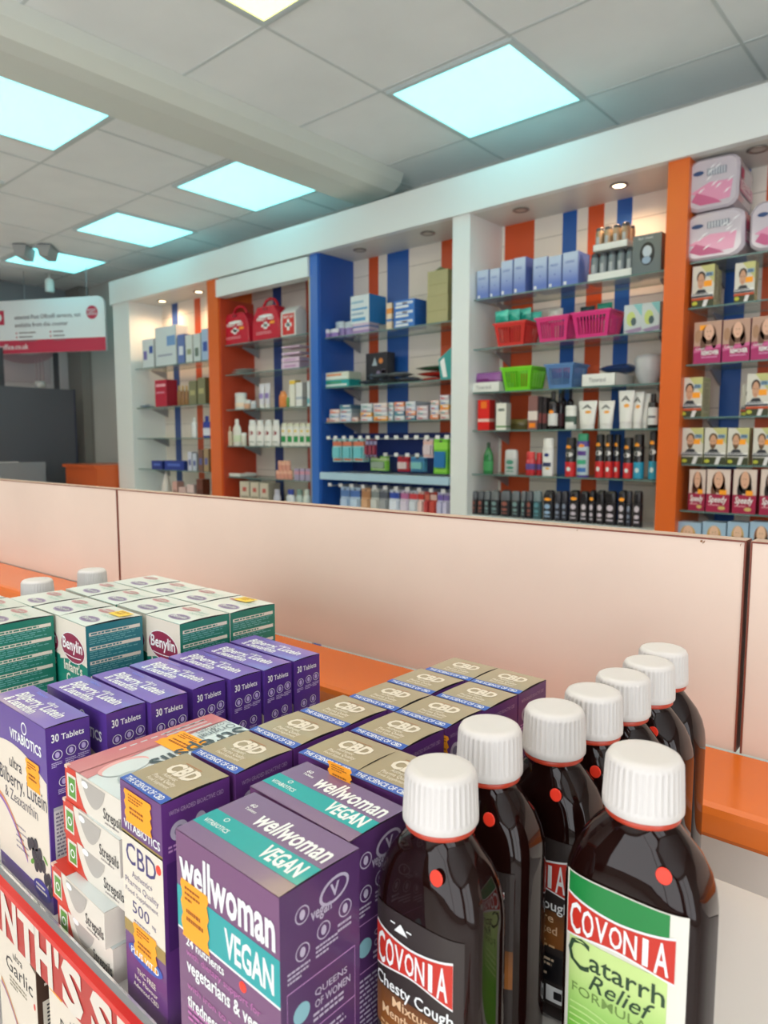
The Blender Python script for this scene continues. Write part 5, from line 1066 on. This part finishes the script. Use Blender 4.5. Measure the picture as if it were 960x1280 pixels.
for i in range(4): put(k_carton, 352, 375, 434+6.3*(3-i), z+i*.0435, '%s pale pink carton from the bottom of the small pink stack' % ORD[i], 'carton', 'bandage_carton', 'pale pink stacked cartons', c=(222, 196, 216), bands=((.25, .6, (196, 150, 190), .15, .8),), d=.09)
z = .216
put(k_bottle, 291, 303, 491, z, 'white plastic tub on the left of the third red-bay shelf', 'tub', 'cream_tub', c=(226, 226, 220), cap=(214, 216, 216), neck=.9, cap_r=1, capf=.2, sh=.75, lab=(236, 214, 190), labv=(.15, .4), d=.06)
put(k_bottle, 304, 311, 500, z, 'small white and orange jar beside the white plastic tub', 'jar', 'cream_jar', c=(220, 170, 140), cap=(222, 222, 218), neck=.9, cap_r=1, capf=.4, sh=.5, d=.03)
put(k_bottle, 312, 318, 501, z, 'small grey-lidded jar left of the leaning tubes', 'jar', 'cream_jar', c=(190, 200, 206), cap=(206, 206, 210), neck=.9, cap_r=1, capf=.4, sh=.5, d=.03)
for i, (a, b_, y) in enumerate(((322, 329, 480), (329, 336, 479))): put(k_tube, a, b_, y, z, ['left white and violet tube standing above the shelf bracket', 'right white and violet tube standing above the shelf bracket'][i], 'tube', 'cream_tube', c=(220, 218, 226), words=(('bar', .4, .6, (150, 130, 190)),), d=.03)
put(k_bottle, 347, 357, 489, z, 'orange bottle on the third shelf of the red bay', 'bottle', 'syrup_bottle', c=(232, 140, 70), cap=(236, 150, 90), neck=.6, cap_r=.6, capf=.15, d=.03)
put(k_bottle, 357, 361, 493, z, 'little green bottle squeezed beside the orange bottle', 'bottle', 'syrup_bottle', c=(110, 150, 80), cap=(210, 220, 210), d=.02)
put(k_carton, 362, 369, 475, z, 'white carton with a yellow top stripe beside another white one', 'carton', 'cream_carton', c=(232, 230, 216), bands=((.84, .98, (240, 200, 70)),), d=.05)
put(k_carton, 370, 378, 478, z, 'white carton right of the yellow-striped carton', 'carton', 'cream_carton', c=(232, 232, 228), bands=((.3, .4, (180, 190, 200)),), d=.05)
put(k_carton, 384, 388, 476, z, 'narrow white and aqua carton against the blue post', 'carton', 'cream_carton', c=(220, 228, 230), bands=((.1, .3, (110, 190, 200)),), d=.05)
z = -.03
put(k_bottle, 282, 288, 533, z, 'small cream bottle at the left end of the fourth red-bay shelf', 'bottle', 'lotion_bottle', c=(222, 206, 180), cap=(226, 196, 160), d=.03)
put(k_bottle, 289, 299, 524, z, 'tall white bottle at the left of the fourth red-bay shelf', 'bottle', 'lotion_bottle', c=(230, 230, 222), cap=(232, 232, 228), neck=.5, sh=.6, lab=(206, 220, 190), labv=(.15, .4), d=.035)
put(k_bottle, 300, 306, 541, z, 'little white jar before the red-marked bottles', 'jar', 'cream_jar', c=(216, 214, 200), cap=(222, 222, 216), neck=.9, cap_r=1, d=.03)
for i in range(4): put(k_bottle, 309+9.8*i, 318+9.8*i, 525, z, '%s white bottle with a dark red mark from the left' % ORD[i], 'bottle', 'lotion_bottle', 'white bottles with dark red marks', c=(232, 232, 228), cap=(226, 228, 226), neck=.8, cap_r=.8, capf=.16, sh=.78, lab=(234, 234, 230), labv=(.1, .75), words=(('dot', 0, .5, .6, .08, (150, 30, 44)), ('bar', .14, .18, (150, 160, 150))), d=.035)
for i in range(5): put(k_bottle, 350+7.7*i, 357.4+7.7*i, 529, z, '%s white bottle with a green band, counted towards the blue post' % ORD[i], 'bottle', 'lotion_bottle', 'white bottles with green bands', c=(234, 234, 224), cap=(226, 226, 200), neck=.8, cap_r=.8, capf=.14, sh=.8, lab=(234, 234, 224), labv=(.05, .8), words=(('bar', .18, .44, (40, 150, 80)), ('dot', 0, .66, .5, .05, (236, 206, 90))), d=.03)
z = -.242
mb = tray(.17, .14, .024); place([P('tray', mb)], 'display_tray', (at(298, 594, 1, 3.0).x, 3.02, z+.001), 'empty white tray on the fifth shelf of the red bay', 'tray')
for i in range(7): put(k_bottle, 344+5*(i % 4)+(2.5 if i > 3 else 0), 349+5*(i % 4)+(2.5 if i > 3 else 0), 588-(12 if i > 3 else 0), z+(.05 if i > 3 else 0), '%s pink jar of the small peach and pink heap' % ORD[i], 'jar', 'nail_care_jar', 'small peach pink jars', c=(226, 160, 140), cap=(232, 176, 150), neck=.9, cap_r=1, capf=.4, sh=.5, d=.025, Y=2.96)
for i in range(3): put(k_carton, 368+7*i, 374+7*i, 586, z, '%s lilac carton to the right of the peach pink jars' % ORD[i], 'carton', 'nail_care_carton', 'lilac cartons of the red bay', c=(170, 160, 190), bands=((.5, .8, (206, 150, 170)),), d=.05)
z = -.4595
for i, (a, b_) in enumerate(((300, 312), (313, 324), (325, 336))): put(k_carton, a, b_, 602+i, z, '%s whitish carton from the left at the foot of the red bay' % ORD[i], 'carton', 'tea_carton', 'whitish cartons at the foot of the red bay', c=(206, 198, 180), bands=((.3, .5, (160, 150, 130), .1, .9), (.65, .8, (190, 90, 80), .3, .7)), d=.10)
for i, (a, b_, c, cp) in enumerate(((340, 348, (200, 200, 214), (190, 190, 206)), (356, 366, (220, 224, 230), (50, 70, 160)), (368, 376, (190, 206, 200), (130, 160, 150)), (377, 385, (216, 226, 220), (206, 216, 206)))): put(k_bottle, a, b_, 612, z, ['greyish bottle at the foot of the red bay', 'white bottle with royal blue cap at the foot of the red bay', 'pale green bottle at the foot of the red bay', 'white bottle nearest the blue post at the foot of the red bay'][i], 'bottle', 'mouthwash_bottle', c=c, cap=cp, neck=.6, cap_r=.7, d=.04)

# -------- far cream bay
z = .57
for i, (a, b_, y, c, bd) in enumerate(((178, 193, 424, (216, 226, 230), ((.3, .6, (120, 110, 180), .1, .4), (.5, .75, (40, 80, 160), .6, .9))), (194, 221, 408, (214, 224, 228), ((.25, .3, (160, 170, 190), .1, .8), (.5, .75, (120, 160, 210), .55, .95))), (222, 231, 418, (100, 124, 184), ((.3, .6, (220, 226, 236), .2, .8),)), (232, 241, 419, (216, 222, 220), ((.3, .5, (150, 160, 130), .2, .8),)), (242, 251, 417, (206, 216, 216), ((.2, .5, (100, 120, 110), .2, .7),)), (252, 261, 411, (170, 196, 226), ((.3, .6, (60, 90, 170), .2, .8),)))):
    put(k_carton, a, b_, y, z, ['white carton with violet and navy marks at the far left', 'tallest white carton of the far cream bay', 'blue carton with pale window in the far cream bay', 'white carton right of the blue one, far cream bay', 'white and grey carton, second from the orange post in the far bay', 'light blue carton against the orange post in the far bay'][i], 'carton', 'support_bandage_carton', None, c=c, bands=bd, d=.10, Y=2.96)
z = .266
put(k_carton, 194, 209, 475, z, 'crimson carton on the second shelf of the far cream bay', 'carton', 'vitamin_carton', c=(190, 30, 60), bands=((.75, .85, (236, 170, 180), .1, .9), (.5, .56, (230, 150, 170), .1, .8)), d=.09)
place(k_pouch(.10, .03, .05, (150, 160, 176), (196, 204, 214), lying=.08), 'foil_pack', (at(184, 509, 1, 3.0).x, 3.0, z+.001), 'silvery small pack left of the crimson carton', 'packet')
for i in range(3): put(k_bottle, 221+4.6*i, 225+4.6*i, 482, z, '%s little amber and gold bottle beside the crimson carton' % ORD[i], 'bottle', 'oil_bottle', 'little amber and gold bottles', c=(150, 110, 70), cap=(196, 160, 90), d=.022)
for i, (a, b_, y) in enumerate(((236, 246, 476), (247, 257, 472))): put(k_carton, a, b_, y, z, ['left olive green carton in the far cream bay', 'right olive green carton touching the orange post'][i], 'carton', 'herbal_carton', 'olive green cartons', c=(124, 124, 92), bands=((.4, .6, (176, 170, 120), .15, .8),), d=.07)
z = .027
put(k_bottle, 238, 244, 522, z, 'slim white bottle in the far cream bay', 'bottle', 'lotion_bottle', c=(228, 232, 234), cap=(222, 226, 228), d=.03)
put(k_bottle, 252, 261, 520, z, 'royal blue bottle with white label in the far cream bay', 'bottle', 'lotion_bottle', c=(40, 60, 160), cap=(40, 56, 150), lab=(214, 220, 232), labv=(.1, .45), d=.035)
z = -.215
put(k_carton, 190, 204, 576, z, 'low navy carton, left one of the far cream bay', 'carton', 'supplement_carton', 'navy cartons of the far bay', c=(34, 56, 140), bands=((.4, .7, (90, 120, 200), .2, .8),), d=.06)
put(k_carton, 206, 231, 576, z, 'wide low navy carton, right one of the far cream bay', 'carton', 'supplement_carton', 'navy cartons of the far bay', c=(34, 60, 150), bands=((.4, .7, (80, 110, 196), .15, .8),), d=.06)
for i, (a, b_, y, c) in enumerate(((235, 240, 565, (206, 210, 226)), (241, 246, 567, (196, 206, 220)), (248, 254, 562, (120, 84, 70)), (255, 261, 561, (170, 146, 110)))): put(k_carton, a, b_, y, z, ['slim whitish carton beside the wide navy one', 'second slim whitish carton beside the wide navy one', 'slim brown carton near the orange post, far bay', 'slim tan carton touching the orange post, far bay'][i], 'carton', 'skin_care_carton', None, c=c, bands=((.3, .6, (90, 100, 160), .2, .8),), d=.05)
z = -.4595
mb = MB(); mb.lathe([(.045, 0), (.04, .06), (.026, .15), (.012, .20), (.004, .215)], M((226, 220, 214), .35), 20)
c2 = MB(); c2.lathe([(.006, .21), (.007, .222), (.002, .228)], M((206, 196, 186), .3), 12)
place([P('bottle_body', mb), P('stopper', c2)], 'perfume_bottle', (at(208, 605, 1, 3.0).x, 3.0, z+.001), 'white cone-shaped bottle at the foot of the far cream bay', 'bottle')
for i, (a, b_, y, c) in enumerate(((216, 222, 602, (216, 170, 160)), (224, 233, 609, (222, 190, 184)), (234, 243, 606, (226, 200, 196)), (246, 254, 599, (110, 60, 44)))): put(k_carton, a, b_, y, z, ['small pink carton beside the white cone-shaped bottle', 'low pale pink carton, foot of the far cream bay', 'second low pale pink carton, foot of the far cream bay', 'dark brown carton at the foot of the far cream bay'][i], 'carton', 'gift_carton', None, c=c, bands=((.4, .6, tuple(int(v*.8) for v in c), .1, .9),), d=.06)

# ================================================================== FAR LEFT: POST COUNTER
# hanging sign
p0 = Vector((-5.68, 2.94, 0)); p1 = Vector((-6.80, 2.36, 0)); ln = (p1-p0).length; ang = math.atan2(p0.y-p1.y, p0.x-p1.x)
zt, zb = 1.20, .755
zr = .88-.015
sg = MB(); wm = M((232, 238, 240), .4); rdm = M((196, 52, 80), .4)
n = 6; c = .07; prof = [(-ln, zb), (-.0, zb), (-.0, zt-c)]+[(-c+c*math.cos(PI/2*i/n), zt-c+c*math.sin(PI/2*i/n)) for i in range(1, n+1)]+[(-ln, zt)]
sg.rings([[(x, y, z_) for x, z_ in prof] for y in (-.01, .01)], wm, smooth=False)
S = Deco(sg, lambda u, v, s: (-ln+u, -.01-s, v), .002)
S.rect(0, zb, ln, zr, rdm, 1)
gt = M((128, 116, 124), .5)
S.text('selected Post Office® services, not', ln*.30, zt-.16, .036, gt, ln*.52, .004); S.text('available from this counter', ln*.30, zt-.225, .036, gt, ln*.42, .004)
for k in range(3):
    S.ell(ln*.31, zt-.275-.035*k, .008, .008, rdm, 1, 10); S.lines(ln*.33, zt-.282-.035*k, ln*.47, zt-.268-.035*k, 1, gt, 1, k, .8)
    S.ell(ln*.58, zt-.275-.035*k, .008, .008, rdm, 1, 10); S.lines(ln*.60, zt-.282-.035*k, ln*.70, zt-.268-.035*k, 1, gt, 1, k+4, .8)
S.ell(ln*.905, zt-.13, .055, .055, rdm, 1, 24); S.text('POST', ln*.905, zt-.125, .022, wm, .08, .01, al='c'); S.text('OFFICE', ln*.905, zt-.155, .022, wm, .09, .01, al='c')
S.rect(ln*.14, zt-.20, ln*.215, zt-.08, rdm, 1); S.ell(ln*.178, zt-.14, .025, .03, wm, 2)
S.text('postoffice.co.uk', ln*.10, zb+.035, .045, wm, ln*.30, .01)
w1 = MB(); w1.tube([(-.17, 0, zt), (-.17, 0, CZ)], .003, steel, 6); w2 = MB(); w2.tube([(-.78, 0, zt), (-.78, 0, CZ)], .003, steel, 6)
place([P('sign_board', sg), P('wire', w1), P('wire', w2)], 'hanging_sign', (p0.x, p0.y, 0), 'white hanging board with a red bottom stripe and round red badge', 'sign', None, ang)
# posters under the sign, kiosk board, column
mb = MB(); mb.box(-6.9195, -6.905, 1.9, 3.0, .55, .90, M((206, 190, 192), .5)); d = Deco(mb, lambda u, v, s: (-6.905+s, u, v), .002)
d.ell(2.75, .90, .32, .18, M((190, 150, 156), .5), 1, 24); d.ell(2.75, .93, .26, .13, M((212, 200, 200), .5), 2, 24)
place([P('poster_sheet', mb)], 'poster', (0, 0, 0), 'pale pinkish poster with a round shape high on the far wall', 'poster')
for i, y in enumerate((2.41, 2.88)):
    mb = MB(); mb.box(-6.52, -6.50, y-.022, y+.022, .42, .80, M((62, 62, 68), .5)); place([P('bar', mb)], 'hanging_strap', (0, 0, 0), ['left black strap hanging between sign and dark board', 'right black strap hanging between sign and dark board'][i], 'strap', 'black straps above the dark board')
mb = MB(); dk = M((88, 90, 98), .5); mb.box(-6.53, -6.49, 1.9, 3.02, -1.0, .475, dk, side=dk); f2 = MB(); f2.box(-6.535, -6.485, 3.02, 3.035, -1.0, .48, M((54, 58, 80), .4)); f3 = MB()
for y in (2.0, 2.8): f3.box(-6.60, -6.42, y-.03, y+.03, FZ, -1.0, dk)
place([P('panel', mb), P('edge_trim', f2), P('feet', f3)], 'screen_board', (0, 0, 0), 'large dark grey board standing below the hanging sign', 'board')
mb = MB(); mb.lathe([(.03, .0), (.045, .01), (.045, .05), (.03, .06)], M((190, 192, 190), .4), 16)
b2 = MB()
for q in (-.03, 0, .03): b2.tube([(0, q, .06), (0, q, .26)], .004, M((140, 110, 116), .4), 6)
place([P('pot', mb), P('pens', b2)], 'pen_pot', (-6.51, 2.735, .4755), 'pale pot with thin upright pens on top of the dark board', 'pen pot')
mb = MB(); mb.box(-6.88, -6.40, 3.30, 3.36+.30, FZ, CZ, M((150, 146, 140), .6))
mb = MB(); mb.box(-6.91, -6.60, 3.31-.06, 3.258, FZ, CZ, M((140, 136, 130), .7)); mb.box(-6.899, -6.62, 3.17, 3.255, FZ, CZ-.001, M((140, 137, 132), .7)); struct('wall_pier', mb)
mb = MB(); mb.box(-6.915, -6.895, 2.96, 3.13, -.9, .02, M((206, 110, 130), .5)); mb.box(-6.90, -6.893, 2.98, 3.11, -.9, -.03, M((206, 206, 214), .4)); mb.box(-6.90, -6.893, 2.96, 2.985, .02, .42, M((206, 130, 150), .5))
place([P('frame', mb)], 'notice_frame', (0, 0, 0), 'pink-framed notice on the far wall beside the grey pier', 'notice')
b = MB(); b.box(-6.05, -5.02, 2.62, 3.2, -.75, -.205, M((206, 92, 40), .35)); b.box(-6.05, -5.49, 2.62, 3.2, FZ, -.75, M((180, 176, 170), .4)); 
b = MB(); b.box(-6.05, -5.50, 2.72, 3.2, FZ, -.215, M((210, 96, 44), .35), top=M((196, 84, 40), .3)); t = MB(); t.box(-6.07, -5.50, 2.70, 3.2, -.2145, -.190, M((214, 98, 46), .3))
place([P('cabinet', b), P('worktop', t)], 'service_counter', (0, 0, 0), 'orange service counter end beside the white end post', 'counter')
b = MB(); ac = M((170, 176, 184), .1, trans=.5)
b.box(-5.95, -5.93, 2.10, 2.5, -.36, -.165, ac); b.box(-5.99, -5.95, 2.08, 2.12, -.36, -.16, M((206, 208, 210), .3)); b.box(-5.99, -5.95, 2.26, 2.30, -.36, -.16, M((206, 208, 210), .3)); b.box(-5.99, -5.95, 2.12, 2.26, -.185, -.16, M((206, 208, 210), .3)); b.box(-6.0, -5.9, 2.05, 2.52, -.375, -.36, ac)
place([P('holder', b)], 'leaflet_holder', (0, 0, 0), 'clear and white framed acrylic holder on the far counter', 'leaflet holder')
b = MB(); b.box(-6.3, -5.75, 1.7, 2.66, FZ, -.40, M((150, 150, 152), .5)); t = MB(); t.box(-6.32, -5.73, 1.68, 2.67, -.40, -.3755, M((168, 170, 172), .4))
place([P('cabinet', b), P('worktop', t)], 'service_counter', (0, 0, 0), 'grey far counter mostly hidden behind the cream partition', 'counter')
b = MB(); b.tube([(-5.8, 1.80+.33*math.cos(a), -.375+.24*math.sin(a)) for a in [PI*i/14 for i in range(15)]], .006, M((150, 156, 160), .3, .4), 8)
place([P('hoop', b)], 'wire_hoop', (0, 0, 0), 'thin curved grey wire hoop at the left frame edge', 'wire')
# ceiling spots and sensor
b = MB(); b.lathe([(.036, 0), (.038, .01), (.036, .10), (.02, .115)], M((226, 234, 230), .4), 20); s_ = MB(); s_.lathe([(.008, .115), (.008, .15)], M((206, 210, 206), .4), 12); s_.lathe([(.035, .15), (.035, .155)], M((206, 210, 206), .4), 20)
sp = at(62, 357, 2, 1.34)
place([P('lamp_head', b), P('stem', s_)], 'ceiling_spotlight', (sp.x, sp.y, 1.2845), 'small white cylinder spotlight on the ceiling above the hanging sign', 'spotlight')
for px, lb in ((41, 'grey wedge-shaped ceiling fitting at the left of the farthest light'), (70, 'grey wedge-shaped ceiling fitting over the middle of the farthest light')):
    q = at(px-8, 318, 2, 1.40)
    b = MB(); b.rings([[(-.05, y, CZ-1.36), (.05, y, CZ-1.36), (.03, y, .0), (-.03, y, .0)] for y in (-.12, .05)], M((168, 172, 172), .6), smooth=False)
    place([P('housing', b)], 'ceiling_bracket', (q.x, q.y, 1.36), lb, 'ceiling fitting', None, .8)
b = MB(); b.lathe([(.01, -.05), (.035, -.035), (.045, 0), (.045, .02)], M((120, 126, 130), .4), 16); q = at(1, 346, 2, 1.38)
b2 = MB(); b2.lathe([(.05, .02), (.05, CZ-1.36)], M((200, 204, 204), .4), 16)
place([P('dome', b), P('mount', b2)], 'security_camera', (q.x-.1, q.y-.02, 1.36), 'small round ceiling camera at the left frame edge', 'camera')
# ================================================================== LIGHT, SKY, CAMERA
w = bpy.data.worlds.new('daylight'); SC.world = w; w.use_nodes = True
bg = w.node_tree.nodes['Background']; bg.inputs[0].default_value = (.95, .97, 1.0, 1); bg.inputs[1].default_value = 3.6
def portal(loc, rot, sx, sy):  # samples sky light through the added openings
    l = bpy.data.lights.new('window_portal', 'AREA'); l.shape = 'RECTANGLE'; l.size = sx; l.size_y = sy; l.cycles.is_portal = True
    o = bpy.data.objects.new('window_portal', l); COL.objects.link(o); o.location = loc; o.rotation_euler = rot
portal((.35, -3.25, .05), (math.radians(90), 0, 0), 4.3, 2.4)
portal((3.05, -1.6, .075), (0, math.radians(90), 0), 2.4, 2.6)
cam = bpy.data.cameras.new('camera'); co = bpy.data.objects.new('camera', cam); COL.objects.link(co); SC.camera = co
cam.sensor_fit = 'VERTICAL'; cam.sensor_height = 36; cam.sensor_width = 27; cam.lens = FPX/1280*36; cam.clip_start = .01
co.rotation_euler = (PI/2-_p, 0, math.atan2(-_h.x, _h.y))
cam.dof.use_dof = True; cam.dof.focus_distance = .44; cam.dof.aperture_fstop = 15
for o in SC.objects:
    if o.parent is None: o.location.z += UP
SC.view_settings.view_transform = 'Standard'; SC.view_settings.look = 'None'; SC.view_settings.gamma = 1; SC.view_settings.use_curve_mapping = False
SC.view_settings.exposure = 0.0
SC.cycles.max_bounces = 8; SC.cycles.diffuse_bounces = 4; SC.cycles.sample_clamp_indirect = 4
print('OBJECTS', len(SC.objects), 'THINGS', len(LABELS), 'LAMBDA')
